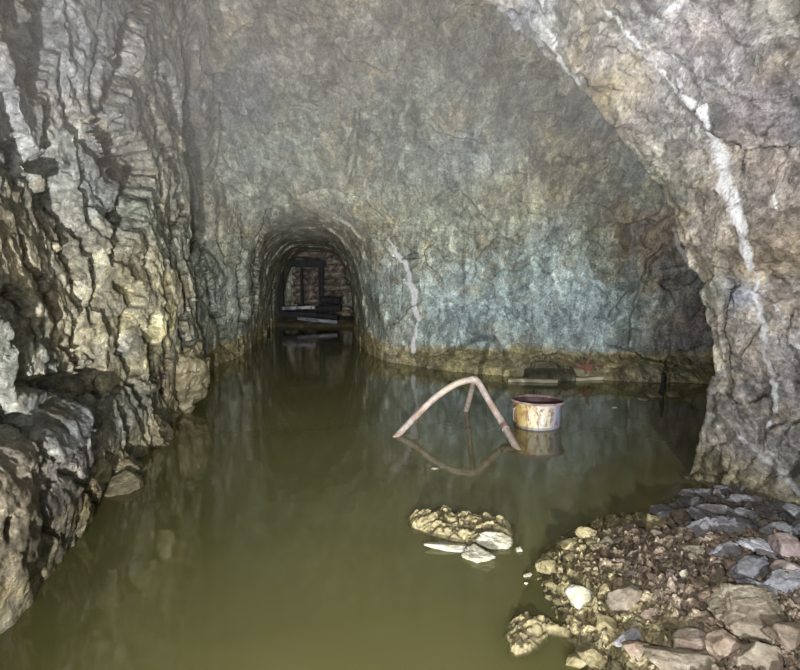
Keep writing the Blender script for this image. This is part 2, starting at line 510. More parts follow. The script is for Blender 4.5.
def displace(V):
    """carve the rock: returns new positions and the colour and vein attributes"""
    n, disp, warp = roughen(V)
    P = V.astype(np.float32)
    jit = 1 + 0.35 * fbm(P * 11, 2)
    groove = np.zeros(len(V))
    for depth, pts in CRACKS:
        cp, cw = trace(pts)
        if len(cp) < 2:
            continue
        # on the long left wall a joint is the step behind a jutting slab: it opens down the drift
        lf = 1 - sstep(0.3, 0.8, cp[:, 0] - xleft(cp[:, 1], cp[:, 2]))
        lf = lf * sstep(2.6, 3.4, cp[:, 1]) * (cp[:, 2] > .75)
        cp = cp + np.stack([lf * 0, lf * cw * 1.5, lf * 0], 1)
        rad = cw * (0.55 + 0.55 * lf) + .006
        m, d, lw = nearest(V, cp, rad, 0.9)
        d = d * jit[m]
        gdep = np.minimum(depth * 1.35, np.where(lf.mean() > .5, lw * 2.0 + .03, np.median(cw) * 2.2 + .03)) * np.clip(1.15 - d, 0, 1) ** 0.35
        groove[m] = np.maximum(groove[m], gdep)
    out = V + n * (disp - groove)[:, None]
    # colour zones
    col = np.array([[.31, .31, .25]]).repeat(len(V), 0)
    wsum = np.full(len(V), 0.35)
    col *= wsum[:, None]
    V2 = V + warp * 0.22
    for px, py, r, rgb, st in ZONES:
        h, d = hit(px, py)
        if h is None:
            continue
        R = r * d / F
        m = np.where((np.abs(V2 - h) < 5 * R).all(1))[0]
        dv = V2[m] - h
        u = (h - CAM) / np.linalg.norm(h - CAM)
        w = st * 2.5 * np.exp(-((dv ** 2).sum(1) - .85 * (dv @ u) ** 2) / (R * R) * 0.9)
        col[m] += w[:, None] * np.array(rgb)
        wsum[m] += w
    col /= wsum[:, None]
    # ochre silt stain along the water's edge
    zz = V[:, 2] + 0.12 * warp[:, 0]
    far = sstep(8.0, 8.8, V[:, 1])
    st = (1 - sstep(0.10 + 0.18 * far, 0.34 + 0.1 * far, zz)) * (0.55 + 0.4 * far)
    col = col * (1 - st[:, None]) + st[:, None] * np.array([.33, .285, .15])
    vein = np.zeros(len(V))
    for pts in VEINS:
        cp, cw = trace(pts, 0.02)
        if len(cp) < 2:
            continue
        m, d, lw = nearest(V, cp, cw * 0.62, 0.6)
        vein[m] = np.maximum(vein[m], np.clip(1.5 - d * (0.8 + 0.5 * jit[m]), 0, 1))
    return out, col, vein, n


def mesh_np(name, V, Q, smooth=True):
    me = bpy.data.meshes.new(name)
    k = Q.shape[1]
    me.vertices.add(len(V))
    me.vertices.foreach_set('co', np.asarray(V, np.float32).ravel())
    me.loops.add(Q.size)
    me.loops.foreach_set('vertex_index', Q.astype(np.int32).ravel())
    me.polygons.add(len(Q))
    me.polygons.foreach_set('loop_start', np.arange(0, Q.size, k, dtype=np.int32))
    me.polygons.foreach_set('loop_total', np.full(len(Q), k, np.int32))
    me.update(calc_edges=True)
    if smooth:
        me.polygons.foreach_set('use_smooth', np.ones(len(Q), bool))
    return me


def add_attr(me, col, vein):
    a = me.color_attributes.new('zone', 'FLOAT_COLOR', 'POINT')
    a.data.foreach_set('color', np.concatenate([col, np.ones((len(col), 1))], 1).astype(np.float32).ravel())
    b = me.attributes.new('vein', 'FLOAT', 'POINT')
    b.data.foreach_set('value', vein.astype(np.float32))


# ------------------------------------------------------------------ materials
def nd(nt, kind, **kw):
    n = nt.nodes.new(kind)
    for k, v in kw.items():
        if k.startswith('i_'):
            key = k[2:]
            n.inputs[int(key) if key.isdigit() else key.replace('_', ' ')].default_value = v
        else:
            setattr(n, k, v)
    return n


def new_mat(name):
    m = bpy.data.materials.new(name)
    m.use_nodes = True
    nt = m.node_tree
    nt.nodes.clear()
    out = nd(nt, 'ShaderNodeOutputMaterial')
    bs = nd(nt, 'ShaderNodeBsdfPrincipled')
    nt.links.new(bs.outputs[0], out.inputs[0])
    return m, nt, bs, out


def ramp(nt, src, stops):
    r = nd(nt, 'ShaderNodeValToRGB')
    el = r.color_ramp.elements
    el[0].position, el[0].color = stops[0][0], tuple(stops[0][1]) + (1,)
    el[1].position, el[1].color = stops[-1][0], tuple(stops[-1][1]) + (1,)
    for p, c in stops[1:-1]:
        e = el.new(p); e.color = tuple(c) + (1,)
    nt.links.new(src, r.inputs[0])
    return r.outputs[0]


def mix(nt, kind, fac, a, b):
    m = nd(nt, 'ShaderNodeMix', data_type='RGBA', blend_type=kind)
    for s, v in ((m.inputs[0], fac), (m.inputs[6], a), (m.inputs[7], b)):
        if hasattr(v, 'is_linked') or hasattr(v, 'links'):
            nt.links.new(v, s)
        elif isinstance(v, (int, float)):
            s.default_value = v
        else:
            s.default_value = tuple(v) + (1,)
    return m.outputs[2]


def math_n(nt, op, a, b=None, clamp=False):
    m = nd(nt, 'ShaderNodeMath', operation=op, use_clamp=clamp)
    for s, v in ((m.inputs[0], a), (m.inputs[1], b)):
        if v is None:
            continue
        if isinstance(v, (int, float)):
            s.default_value = v
        else:
            nt.links.new(v, s)
    return m.outputs[0]


def rock_wall_mat():
    m, nt, bs, out = new_mat('mine_rock')
    L = nt.links.new
    tc = nd(nt, 'ShaderNodeTexCoord')
    P = tc.outputs['Object']
    mp = nd(nt, 'ShaderNodeMapping')
    mp.inputs['Rotation'].default_value = (0.0, 0.45, 0.3)
    mp.inputs['Scale'].default_value = (3.0, 1.3, 1.0)
    L(P, mp.inputs[0])
    mp2 = nd(nt, 'ShaderNodeMapping')
    mp2.inputs['Scale'].default_value = (1.0, 0.5, 1.0)
    L(P, mp2.inputs[0])
    mp3 = nd(nt, 'ShaderNodeMapping')
    mp3.inputs['Rotation'].default_value = (.35, .5, .2)
    mp3.inputs['Scale'].default_value = (1.3, .55, .8)
    L(P, mp3.inputs[0])
    n_big = nd(nt, 'ShaderNodeTexNoise', i_Scale=1.3, i_Detail=6.0, i_Roughness=.6, i_Distortion=.8)
    n_hue = nd(nt, 'ShaderNodeTexNoise', i_Scale=1.9, i_Detail=8.0, i_Roughness=.65, i_Distortion=.5)
    n_fine = nd(nt, 'ShaderNodeTexNoise', i_Scale=9.0, i_Detail=11.0, i_Roughness=.66, i_Distortion=.4)
    n_str = nd(nt, 'ShaderNodeTexNoise', i_Scale=1.25, i_Detail=11.0, i_Roughness=.66, i_Distortion=.7)
    for n in (n_big, n_hue, n_fine):
        L(mp2.outputs[0], n.inputs['Vector'])
    L(mp.outputs[0], n_str.inputs['Vector'])
    zone = nd(nt, 'ShaderNodeAttribute', attribute_name='zone')
    vein = nd(nt, 'ShaderNodeAttribute', attribute_name='vein')
    c = zone.outputs['Color']
    # mineral variation
    och = ramp(nt, n_hue.outputs[0], [(.52, (0, 0, 0)), (.68, (1, 1, 1))])
    c = mix(nt, 'MIX', math_n(nt, 'MULTIPLY', och, .55), c, (.34, .26, .12))
    blu = ramp(nt, n_big.outputs[0], [(.50, (0, 0, 0)), (.66, (1, 1, 1))])
    c = mix(nt, 'MIX', math_n(nt, 'MULTIPLY', blu, .35), c, (.27, .31, .34))
    sv = ramp(nt, n_str.outputs[0], [(.30, (.50, .48, .46)), (.48, (.92, .92, .92)), (.58, (1.18, 1.18, 1.16)), (.72, (1.75, 1.72, 1.65))])
    c = mix(nt, 'MULTIPLY', .9, c, sv)
    fv = ramp(nt, n_fine.outputs[0], [(.30, (.55, .54, .52)), (.5, (1, 1, 1)), (.70, (1.5, 1.48, 1.42))])
    c = mix(nt, 'MULTIPLY', .85, c, fv)
    gr_ = nd(nt, 'ShaderNodeTexNoise', i_Scale=34.0, i_Detail=7.0, i_Roughness=.75, i_Distortion=.3)
    L(mp2.outputs[0], gr_.inputs['Vector'])
    gv = ramp(nt, gr_.outputs[0], [(.34, (.42, .42, .41)), (.48, (.95, .95, .95)), (.58, (1.2, 1.2, 1.2)), (.66, (1.9, 1.9, 1.85))])
    c = mix(nt, 'MULTIPLY', .9, c, gv)
    # chipped flakes: warped cells at two sizes, each flake its own tone and tilt
    wv = nd(nt, 'ShaderNodeVectorMath', operation='MULTIPLY_ADD')
    L(n_hue.outputs['Color'], wv.inputs[0])
    wv.inputs[1].default_value = (.55, .55, .55)
    L(mp3.outputs[0], wv.inputs[2])
    flakes = []
    for sc_, amt in ((5.0, .30), (14.0, .30)):
        v_ = nd(nt, 'ShaderNodeTexVoronoi', i_Scale=sc_)
        L(wv.outputs[0], v_.inputs['Vector'])
        sp_ = nd(nt, 'ShaderNodeSeparateColor')
        L(v_.outputs['Color'], sp_.inputs[0])
        tn = ramp(nt, sp_.outputs[0], [(.0, (1 - amt,) * 3), (1, (1 + amt,) * 3)])
        c = mix(nt, 'MULTIPLY', 1.0, c, tn)
        flakes.append((sp_.outputs[1], v_.outputs['Distance'], sc_))
    # hairline pale veinlets
    ab = math_n(nt, 'ABSOLUTE', math_n(nt, 'SUBTRACT', n_str.outputs[0], .55))
    hair = ramp(nt, ab, [(.0, (1, 1, 1)), (.012, (0, 0, 0))])
    hm = math_n(nt, 'MULTIPLY', hair, ramp(nt, n_big.outputs[0], [(.48, (0, 0, 0)), (.6, (.7, .7, .7))]))
    c = mix(nt, 'MIX', hm, c, (.55, .54, .50))
    # dark hairline joints
    ab2 = math_n(nt, 'ABSOLUTE', math_n(nt, 'SUBTRACT', n_hue.outputs[0], .47))
    joint = ramp(nt, ab2, [(.0, (1, 1, 1)), (.006, (0, 0, 0))])
    c = mix(nt, 'MIX', math_n(nt, 'MULTIPLY', joint, .12), c, (.07, .06, .05))
    # quartz veins, broken up by noise
    vs_ = math_n(nt, 'SUBTRACT', math_n(nt, 'ADD', math_n(nt, 'MULTIPLY', n_fine.outputs[0], 3.2), math_n(nt, 'MULTIPLY', gr_.outputs[0], 1.6)), 1.3)
    vn = math_n(nt, 'MULTIPLY', vein.outputs['Fac'], vs_)
    vf = ramp(nt, vn, [(.25, (0, 0, 0)), (.80, (1, 1, 1))])
    c = mix(nt, 'MIX', math_n(nt, 'MULTIPLY', vf, .85), c, (.66, .66, .68))
    L(c, bs.inputs['Base Color'])
    bs.inputs['Roughness'].default_value = .52
    bs.inputs['Specular IOR Level'].default_value = .45
    h = math_n(nt, 'ADD', math_n(nt, 'MULTIPLY', n_fine.outputs[0], .026), math_n(nt, 'MULTIPLY', n_str.outputs[0], .07))
    h = math_n(nt, 'ADD', h, math_n(nt, 'MULTIPLY', n_hue.outputs[0], .04))
    h = math_n(nt, 'SUBTRACT', h, math_n(nt, 'MULTIPLY', joint, .002))
    h = math_n(nt, 'ADD', h, math_n(nt, 'MULTIPLY', gr_.outputs[0], .014))
    for a_, b_, sc_ in flakes:
        h = math_n(nt, 'SUBTRACT', h, math_n(nt, 'MULTIPLY', math_n(nt, 'MULTIPLY', b_, a_), .16 / sc_))
    bp = nd(nt, 'ShaderNodeBump', i_Strength=1.0, i_Distance=1.0)
    L(h, bp.inputs['Height'])
    L(bp.outputs[0], bs.inputs['Normal'])
    return m


def stone_mat(name, c1, c2, c3, scale=9.0, rough=.6, bump=.012, rnd=.35):
    """loose rock: two tones with pale scuffs, and every stone its own tone"""
    m, nt, bs, out = new_mat(name)
    L = nt.links.new
    tc = nd(nt, 'ShaderNodeTexCoord')
    oi = nd(nt, 'ShaderNodeObjectInfo')
    ad = nd(nt, 'ShaderNodeVectorMath', operation='ADD')
    L(tc.outputs['Object'], ad.inputs[0])
    mul = math_n(nt, 'MULTIPLY', oi.outputs['Random'], 37.0)
    L(mul, ad.inputs[1])
    n1 = nd(nt, 'ShaderNodeTexNoise', i_Scale=scale, i_Detail=8.0, i_Roughness=.65, i_Distortion=.6)
    n2 = nd(nt, 'ShaderNodeTexNoise', i_Scale=scale * 5, i_Detail=8.0, i_Roughness=.7)
    L(ad.outputs[0], n1.inputs['Vector']); L(ad.outputs[0], n2.inputs['Vector'])
    c = ramp(nt, n1.outputs[0], [(.35, c1), (.52, c2), (.70, c3)])
    v = ramp(nt, n2.outputs[0], [(.3, (.6, .6, .6)), (.7, (1.35, 1.35, 1.35))])
    c = mix(nt, 'MULTIPLY', .8, c, v)
    rv = nd(nt, 'ShaderNodeMapRange')
    rv.inputs['To Min'].default_value = 1 - rnd
    rv.inputs['To Max'].default_value = 1 + rnd
    L(oi.outputs['Random'], rv.inputs[0])
    cr = nd(nt, 'ShaderNodeCombineColor')
    for k in range(3):
        L(rv.outputs[0], cr.inputs[k])
    c = mix(nt, 'MULTIPLY', 1.0, c, cr.outputs[0])
    L(c, bs.inputs['Base Color'])
    bs.inputs['Roughness'].default_value = rough
    h = math_n(nt, 'ADD', n1.outputs[0], math_n(nt, 'MULTIPLY', n2.outputs[0], .5))
    bp = nd(nt, 'ShaderNodeBump', i_Strength=1.0, i_Distance=bump)
    L(h, bp.inputs['Height']); L(bp.outputs[0], bs.inputs['Normal'])
    return m


def rust_mat(name, stops, scale, rough=.6, metal=.0, bump=.004, stretch=(1, 1, 1)):
    m, nt, bs, out = new_mat(name)
    L = nt.links.new
    tc = nd(nt, 'ShaderNodeTexCoord')
    mp = nd(nt, 'ShaderNodeMapping')
    mp.inputs['Scale'].default_value = stretch
    L(tc.outputs['Object'], mp.inputs[0])
    n1 = nd(nt, 'ShaderNodeTexNoise', i_Scale=scale, i_Detail=9.0, i_Roughness=.7, i_Distortion=.5)
    n2 = nd(nt, 'ShaderNodeTexNoise', i_Scale=scale * 6, i_Detail=6.0, i_Roughness=.7)
    L(mp.outputs[0], n1.inputs['Vector']); L(mp.outputs[0], n2.inputs['Vector'])
    c = ramp(nt, n1.outputs[0], stops)
    v = ramp(nt, n2.outputs[0], [(.3, (.6, .6, .6)), (.7, (1.3, 1.3, 1.3))])
    c = mix(nt, 'MULTIPLY', .7, c, v)
    L(c, bs.inputs['Base Color'])
    bs.inputs['Roughness'].default_value = rough
    bs.inputs['Metallic'].default_value = metal
    bp = nd(nt, 'ShaderNodeBump', i_Strength=1.0, i_Distance=bump)
    L(math_n(nt, 'ADD', n1.outputs[0], n2.outputs[0]), bp.inputs['Height'])
    L(bp.outputs[0], bs.inputs['Normal'])
    return m


def water_mat():
    m, nt, bs, out = new_mat('murky_water')
    L = nt.links.new
    tc = nd(nt, 'ShaderNodeTexCoord')
    n = nd(nt, 'ShaderNodeTexNoise', i_Scale=1.2, i_Detail=3.0)
    L(tc.outputs['Object'], n.inputs['Vector'])
    c = ramp(nt, n.outputs[0], [(.3, WATER_A), (.7, WATER_B)])
    L(c, bs.inputs['Base Color'])
    bs.inputs['Roughness'].default_value = .06
    bs.inputs['IOR'].default_value = 1.333
    bs.inputs['Specular IOR Level'].default_value = .5
    # long ripples that blur reflections
    n2 = nd(nt, 'ShaderNodeTexNoise', i_Scale=7.0, i_Detail=2.0)
    L(tc.outputs['Object'], n2.inputs['Vector'])
    bp = nd(nt, 'ShaderNodeBump', i_Strength=1.0, i_Distance=.0012)
    L(n2.outputs[0], bp.inputs['Height']); L(bp.outputs[0], bs.inputs['Normal'])
    # the silt hides the bed within a hand's depth; only the shallows show it
    op = nd(nt, 'ShaderNodeAttribute', attribute_name='murk')
    L(op.outputs['Fac'], bs.inputs['Alpha'])
    return m


WATER_A = (.118, .114, .042)
WATER_B = (.138, .133, .050)
M_ROCK = rock_wall_mat()
M_WATER = water_mat()
M_OCHRE = stone_mat('silt_covered_stone', (.17, .14, .07), (.31, .265, .14), (.47, .42, .27), 14)
M_BROWN = stone_mat('brown_stone', (.18, .135, .095), (.29, .225, .17), (.46, .385, .32), 12)
M_GREY = stone_mat('purple_grey_slate', (.16, .16, .18), (.31, .305, .33), (.52, .51, .54), 11)
M_PALE = stone_mat('pale_stone', (.30, .275, .18), (.44, .42, .33), (.58, .57, .52), 12, rnd=.08)
M_TAN = stone_mat('tan_stone', (.19, .155, .11), (.29, .245, .18), (.44, .39, .31), 10, rnd=.15)
M_PINK = stone_mat('pinkish_stone', (.26, .20, .19), (.36, .29, .275), (.48, .42, .40), 8, rnd=.05)
M_WETBROWN = stone_mat('wet_brown_boulder', (.12, .105, .065), (.19, .165, .10), (.28, .25, .17), 9, rough=.45, rnd=.15)
M_GRAVEL = stone_mat('gravel', (.24, .18, .10), (.34, .27, .16), (.46, .40, .28), 12, rnd=0)


# ------------------------------------------------------------------ tagging helpers
def tag(o, label=None, cat=None, group=None, kind=None):
    if label: o['label'] = label
    if cat: o['category'] = cat
    if group: o['group'] = group
    if kind: o['kind'] = kind
    return o


def link(name, me, mats, parent=None, loc=None):
    o = bpy.data.objects.new(name, me)
    for m in (mats if isinstance(mats, (list, tuple)) else [mats]):
        me.materials.append(m)
    COL.objects.link(o)
    if parent is not None:
        o.parent = parent
    if loc is not None:
        o.location = loc
    return o


def empty(name, loc, rz=0.0):
    o = bpy.data.objects.new(name, None)
    o.empty_display_size = .1
    COL.objects.link(o)
    o.location = loc
    o.rotation_euler = (0, 0, rz)
    return o


# ------------------------------------------------------------------ the mine walls
Vb = project(V0, 2)
cen = Vb[Q0].mean(1)
deep = cen[:, 2] < -0.30
behind = cen[:, 1] < 1.2
hidden = (cen[:, 0] > 5.4) | (cen[:, 2] < -.22)
# right of the pillar, back faces of the chamber no lens near here reaches
rear = (cen[:, 0] > 3.0) & (cen[:, 1] < 6.5)
fine = ~(deep | behind | rear | hidden)
fine_grown = fine
coarse = ~fine
# let the coarse shell run one ring under the fine one
vf = np.zeros(len(Vb), bool); vf[Q0[coarse].ravel()] = True
ring = fine & vf[Q0].any(1)
VA, QA = compact(Vb, Q0[fine_grown])
VA, QA = subdivide(VA, QA)
VA = project(VA, 1)
VA, QA = subdivide(VA, QA)
VC, QC = compact(Vb, Q0[coarse])
VC, QC = subdivide(VC, QC)


def classify(c):
    x, y, z = c[:, 0], c[:, 1], c[:, 2]
    g, _ = grad(c, 0.05)
    lab = np.full(len(c), 1)                                  # 0 left 1 back 2 right 3 ceiling 4 floor 5 tunnel 6 rear
    leftm = (x - xleft(y, z) < 0.30) & (g[:, 0] < -0.4)
    tun = (y > 10.75) & (x < 0.4)
    lab[(g[:, 2] > 0.72) & (z > 2)] = 3
    lab[(z > 4.3) & (y < 9)] = 3
    lab[(y < 5.1) & (x > -0.4) & (z < 4.05)] = 2
    lab[leftm] = 0
    lab[tun] = 5
    lab[(x > 2.5) & (y > 4.7) & (y < 6.5) & (g[:, 1] < -.5)] = 2
    lab[y < -5.2] = 6
    lab[(g[:, 2] < -0.8) & (z < -0.35)] = 4
    return lab


# sight lines are traced on the roughened surface
_V, _Q = subdivide(Vb, Q0)
_n, _d, _w = roughen(_V)
SURF['B'] = _V; SURF['D'] = _V + _n * _d[:, None]; SURF['Q'] = _Q
SURF['bvh'] = BVHTree.FromPolygons(SURF['D'].tolist(), _Q.tolist())
labA = classify(VA[QA].mean(1))
labC = classify(VC[QC].mean(1))
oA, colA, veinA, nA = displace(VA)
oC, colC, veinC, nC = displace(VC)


def smooth_normals(V, Q):
    a = V[Q[:, 2]] - V[Q[:, 0]]
    b = V[Q[:, 3]] - V[Q[:, 1]]
    fn = np.cross(a, b)
    vn = np.zeros_like(V)
    for k in range(4):
        np.add.at(vn, Q[:, k], fn)
    return vn / np.maximum(np.linalg.norm(vn, axis=1)[:, None], 1e-9)


NA = smooth_normals(oA, QA)
NC = smooth_normals(oC, QC)
names = {0: 'wall_left', 1: 'wall_back', 2: 'wall_right', 3: 'ceiling', 4: 'floor', 5: 'wall_tunnel', 6: 'wall_rear'}
for k, nm in names.items():
    pa, pc = QA[labA == k], QC[labC == k]
    parts = []
    if len(pa): parts.append(compact(oA, pa, colA, veinA, NA))
    if len(pc): parts.append(compact(oC, pc, colC, veinC, NC))
    if not parts:
        continue
    off = 0
    Vs, Qs, Cs, Ws, Ns = [], [], [], [], []
    for v, q, c, w, nn in parts:
        Vs.append(v); Qs.append(q + off); Cs.append(c); Ws.append(w); Ns.append(nn)
        off += len(v)
    me = mesh_np(nm, np.concatenate(Vs), np.concatenate(Qs))
    add_attr(me, np.concatenate(Cs), np.concatenate(Ws))
    me.normals_split_custom_set_from_vertices(np.concatenate(Ns).astype(np.float32))
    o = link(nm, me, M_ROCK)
    o['kind'] = 'structure'


# ------------------------------------------------------------------ rubble heap ground
HEAP_PX = [(546, 556), (560, 541), (583, 530), (612, 521), (648, 514), (690, 497)]
HEAP_EDGE = [at_z(*p)[:2] for p in [(596, 800), (590, 670), (572, 640), (560, 610), (549, 585)] + HEAP_PX]
HEAP_POLY = np.array(HEAP_EDGE + [np.array([2.6, 4.6]), np.array([3.6, 3.6]), np.array([3.2, 1.0]), np.array([1.0, 1.0])])


def poly_sd(P, poly):
    """signed distance, positive inside"""
    n = len(poly)
    d = np.full(len(P), 1e9)
    ins = np.zeros(len(P), bool)
    for i in range(n):
        a, b = poly[i], poly[(i + 1) % n]
        e = b - a
        w = P - a
        t = np.clip((w @ e) / (e @ e), 0, 1)
        d = np.minimum(d, np.linalg.norm(w - t[:, None] * e, axis=1))
        c = ((a[1] > P[:, 1]) != (b[1] > P[:, 1]))
        if b[1] != a[1]:
            xi = (b[0] - a[0]) * (P[:, 1] - a[1]) / (b[1] - a[1]) + a[0]
            ins ^= c & (P[:, 0] < xi)
    return np.where(ins, d, -d)


def heap_h(x, y):
    P = np.stack([np.atleast_1d(x), np.atleast_1d(y)], 1).astype(float)
    d = poly_sd(P, HEAP_POLY)
    k = 0.34 - 0.17 * sstep(2.4, 3.9, P[:, 1])
    h = np.where(d > 0, k * (1 - np.exp(-d / 0.40)), d * 0.55)
    h = h + 0.03 * fbm(np.stack([P[:, 0] * 3, P[:, 1] * 3, P[:, 0] * 0], 1), 2) * np.clip(d * 4 + .6, 0, 1)
    return np.maximum(h, -0.62)


def build_heap():
    nx, ny = 330, 400
    X = np.linspace(0.25, 2.75, nx); Y = np.linspace(1.5, 4.75, ny)
    gx, gy = np.meshgrid(X, Y, indexing='ij')
    x, y = gx.ravel(), gy.ravel()
    z = heap_h(x, y)
    P = np.stack([x, y, z], 1)
    wp = np.stack([gnoise(P * 6), gnoise(P * 6 + 9), gnoise(P * 6 + 20)], 1)
    f1, f2, t, c = worley(P * 19 + wp)
    g1, g2, t2, c2 = worley(P * 42 + wp)
    d = poly_sd(P[:, :2], HEAP_POLY)
    k = sstep(-0.25, 0.0, d)
    z = z + k * (0.030 * t + 0.026 * c - 0.020 * np.clip(1 - (f2 - f1) / .15, 0, 1) + 0.014 * t2 + 0.009 * c2)
    V = np.stack([x, y, z], 1)
    i = np.arange(nx * ny).reshape(nx, ny)
    Q = np.stack([i[:-1, :-1].ravel(), i[1:, :-1].ravel(), i[1:, 1:].ravel(), i[:-1, 1:].ravel()], 1)
    keep = z[Q].max(1) > -0.45
    V, Q = compact(V, Q[keep])
    me = mesh_np('gravel', V, Q, smooth=False)
    # ochre silt near the water, brown above, grey against the pillar
    d = poly_sd(V[:, :2], HEAP_POLY)
    nz = 0.12 * fbm(V * 4, 3)
    och = 1 - sstep(0.08, 0.50, d + nz)
    gr = sstep(2.9, 3.5, V[:, 1] + nz) * sstep(1.5, 1.9, V[:, 0] + nz)
    col = np.array([.34, .265, .20])[None] * (1 - och[:, None]) + och[:, None] * np.array([.38, .325, .18])
    col = col * (1 - gr[:, None]) + gr[:, None] * np.array([.24, .22, .21])
    add_attr(me, col, np.zeros(len(V)))
    return me


M_HEAP, nt, bs, _ = new_mat('heap_gravel')
at = nd(nt, 'ShaderNodeAttribute', attribute_name='zone')
tc = nd(nt, 'ShaderNodeTexCoord')
vo = nd(nt, 'ShaderNodeTexVoronoi', i_Scale=55.0)
nt.links.new(tc.outputs['Object'], vo.inputs['Vector'])
no = nd(nt, 'ShaderNodeTexNoise', i_Scale=30.0, i_Detail=8.0, i_Roughness=.7)
nt.links.new(tc.outputs['Object'], no.inputs['Vector'])
bw = nd(nt, 'ShaderNodeSeparateColor')
nt.links.new(vo.outputs['Color'], bw.inputs[0])
tv = ramp(nt, bw.outputs[0], [(.0, (.6, .6, .6)), (.75, (1.05, 1.05, 1.05)), (1, (1.3, 1.3, 1.3))])
c = mix(nt, 'MULTIPLY', .9, at.outputs['Color'], tv)
c = mix(nt, 'MULTIPLY', .7, c, ramp(nt, no.outputs[0], [(.3, (.55, .55, .55)), (.7, (1.5, 1.5, 1.5))]))
nt.links.new(c, bs.inputs['Base Color'])
bs.inputs['Roughness'].default_value = .6
bp = nd(nt, 'ShaderNodeBump', i_Strength=1.0, i_Distance=.012)
nt.links.new(math_n(nt, 'SUBTRACT', no.outputs[0], vo.outputs['Distance']), bp.inputs['Height'])
nt.links.new(bp.outputs[0], bs.inputs['Normal'])
heap = link('gravel', build_heap(), M_HEAP)
tag(heap, 'brown and ochre gravel bed of the rubble heap at the lower right', 'gravel', kind='stuff')


# ------------------------------------------------------------------ loose rocks
def ico(sub):
    t = (1 + 5 ** .5) / 2
    v = [(-1, t, 0), (1, t, 0), (-1, -t, 0), (1, -t, 0), (0, -1, t), (0, 1, t), (0, -1, -t), (0, 1, -t), (t, 0, -1), (t, 0, 1), (-t, 0, -1), (-t, 0, 1)]
    f = [(0, 11, 5), (0, 5, 1), (0, 1, 7), (0, 7, 10), (0, 10, 11), (1, 5, 9), (5, 11, 4), (11, 10, 2), (10, 7, 6), (7, 1, 8),
         (3, 9, 4), (3, 4, 2), (3, 2, 6), (3, 6, 8), (3, 8, 9), (4, 9, 5), (2, 4, 11), (6, 2, 10), (8, 6, 7), (9, 8, 1)]
    V = np.array(v, float); V /= np.linalg.norm(V, axis=1)[:, None]
    T = np.array(f)
    for _ in range(sub):
        e = np.sort(np.concatenate([T[:, [0, 1]], T[:, [1, 2]], T[:, [2, 0]]]), 1)
        key = e[:, 0] * 100000 + e[:, 1]
        uk, fi, inv = np.unique(key, return_index=True, return_inverse=True)
        mid = V[e[fi, 0]] + V[e[fi, 1]]
        mid /= np.linalg.norm(mid, axis=1)[:, None]
        n, k = len(V), len(T)
        E = inv.reshape(3, k) + n
        T = np.concatenate([np.stack([T[:, 0], E[0], E[2]], 1), np.stack([T[:, 1], E[1], E[0]], 1),
                            np.stack([T[:, 2], E[2], E[1]], 1), np.stack([E[0], E[1], E[2]], 1)])
        V = np.concatenate([V, mid])
    return V, T


ICO = {k: ico(k) for k in (2, 3, 4, 5)}


def rock_mesh(name, seed, size, sub=4, planes=14, sharp=.55, rough=.05, layers=0.0, smooth=False):
    """a broken stone: a ball cut by random planes, roughened, scaled to size"""
    rs = np.random.RandomState(seed)
    V, T = ICO[sub]
    V = V.copy()
    N = rs.normal(size=(planes, 3)); N /= np.linalg.norm(N, axis=1)[:, None]
    D = rs.uniform(sharp, 0.9, planes)
    dots = V @ N.T
    r = np.min(np.where(dots > 1e-3, D[None] / np.maximum(dots, 1e-3), 9), 1)
    V = V * np.minimum(r, 1.05)[:, None]
    q = V * 2.2 + rs.rand() * 50
    V = V + (ICO[sub][0] * (rough * fbm(q, 4))[:, None])
    if layers:
        f1, f2, t, c = worley(np.stack([V[:, 0] * 2, V[:, 1] * 2, V[:, 2] * 7], 1) + rs.rand() * 30)
        V = V + ICO[sub][0] * (layers * (t * .5 + c * .6))[:, None]
    V = V * np.array(size) / np.array([.8, .8, .8]) * .5
    me = mesh_np(name, V, T, smooth=smooth)
    return me


class Spots:
    taken = []


def hero(name, px, py, w, d, h, mat, label, seed, rot=(0, 0, 0), sink=.3, z=None, group=None, cat='rock', layers=0.0, sub=4, sharp=.5, rough=.06):
    """a rock whose foot sits where the heap surface meets the pixel ray"""
    if z is None:
        # march down the ray on the heap surface
        r = ray(px, py); t = .8
        while t < 8:
            p = CAM + r * t
            if p[2] < max(float(heap_h(p[0], p[1])[0]), 0.0):
                break
            t += .01
        z = max(float(heap_h(p[0], p[1])[0]), -0.02)
    p = at_z(px, py, z)
    me = rock_mesh(name, seed, (w, d, h), sub=sub, layers=layers, sharp=sharp, rough=rough)
    o = link(name, me, mat, loc=(p[0], p[1], z + h * (.5 - sink)))
    o.rotation_euler = rot
    tag(o, label, cat, group)
    Spots.taken.append((p[0], p[1], max(w, d) * .42))
    return o


R = math.radians
hero('rock', 748, 622, .30, .22, .17, M_TAN, 'largest block in the rubble heap, grey brown with pale broken faces', 21, (R(8), R(-6), R(15)), .15, layers=.10, sub=5)
hero('rock', 582, 603, .13, .12, .10, M_PALE, 'pale cream block at the water edge of the rubble heap', 22, (R(15), 0, R(30)), .2)
hero('rock', 550, 572, .15, .11, .085, M_OCHRE, 'yellow ochre rock at the leftmost tip of the rubble heap', 23, (0, R(5), R(-10)), .25, layers=.08)
hero('rock', 625, 600, .15, .10, .09, M_TAN, 'smooth tan wedge-shaped rock in the middle of the rubble heap', 24, (R(25), R(-25), R(30)), .2)
hero('rock', 786, 556, .14, .15, .13, M_PINK, 'pinkish boulder against the foot of the right pillar', 25, (0, 0, R(40)), .2)
hero('slate_piece', 752, 575, .26, .14, .07, M_GREY, 'dark purple slab lying above the largest block', 26, (R(18), R(-22), R(30)), .15, cat='rock', layers=.16)
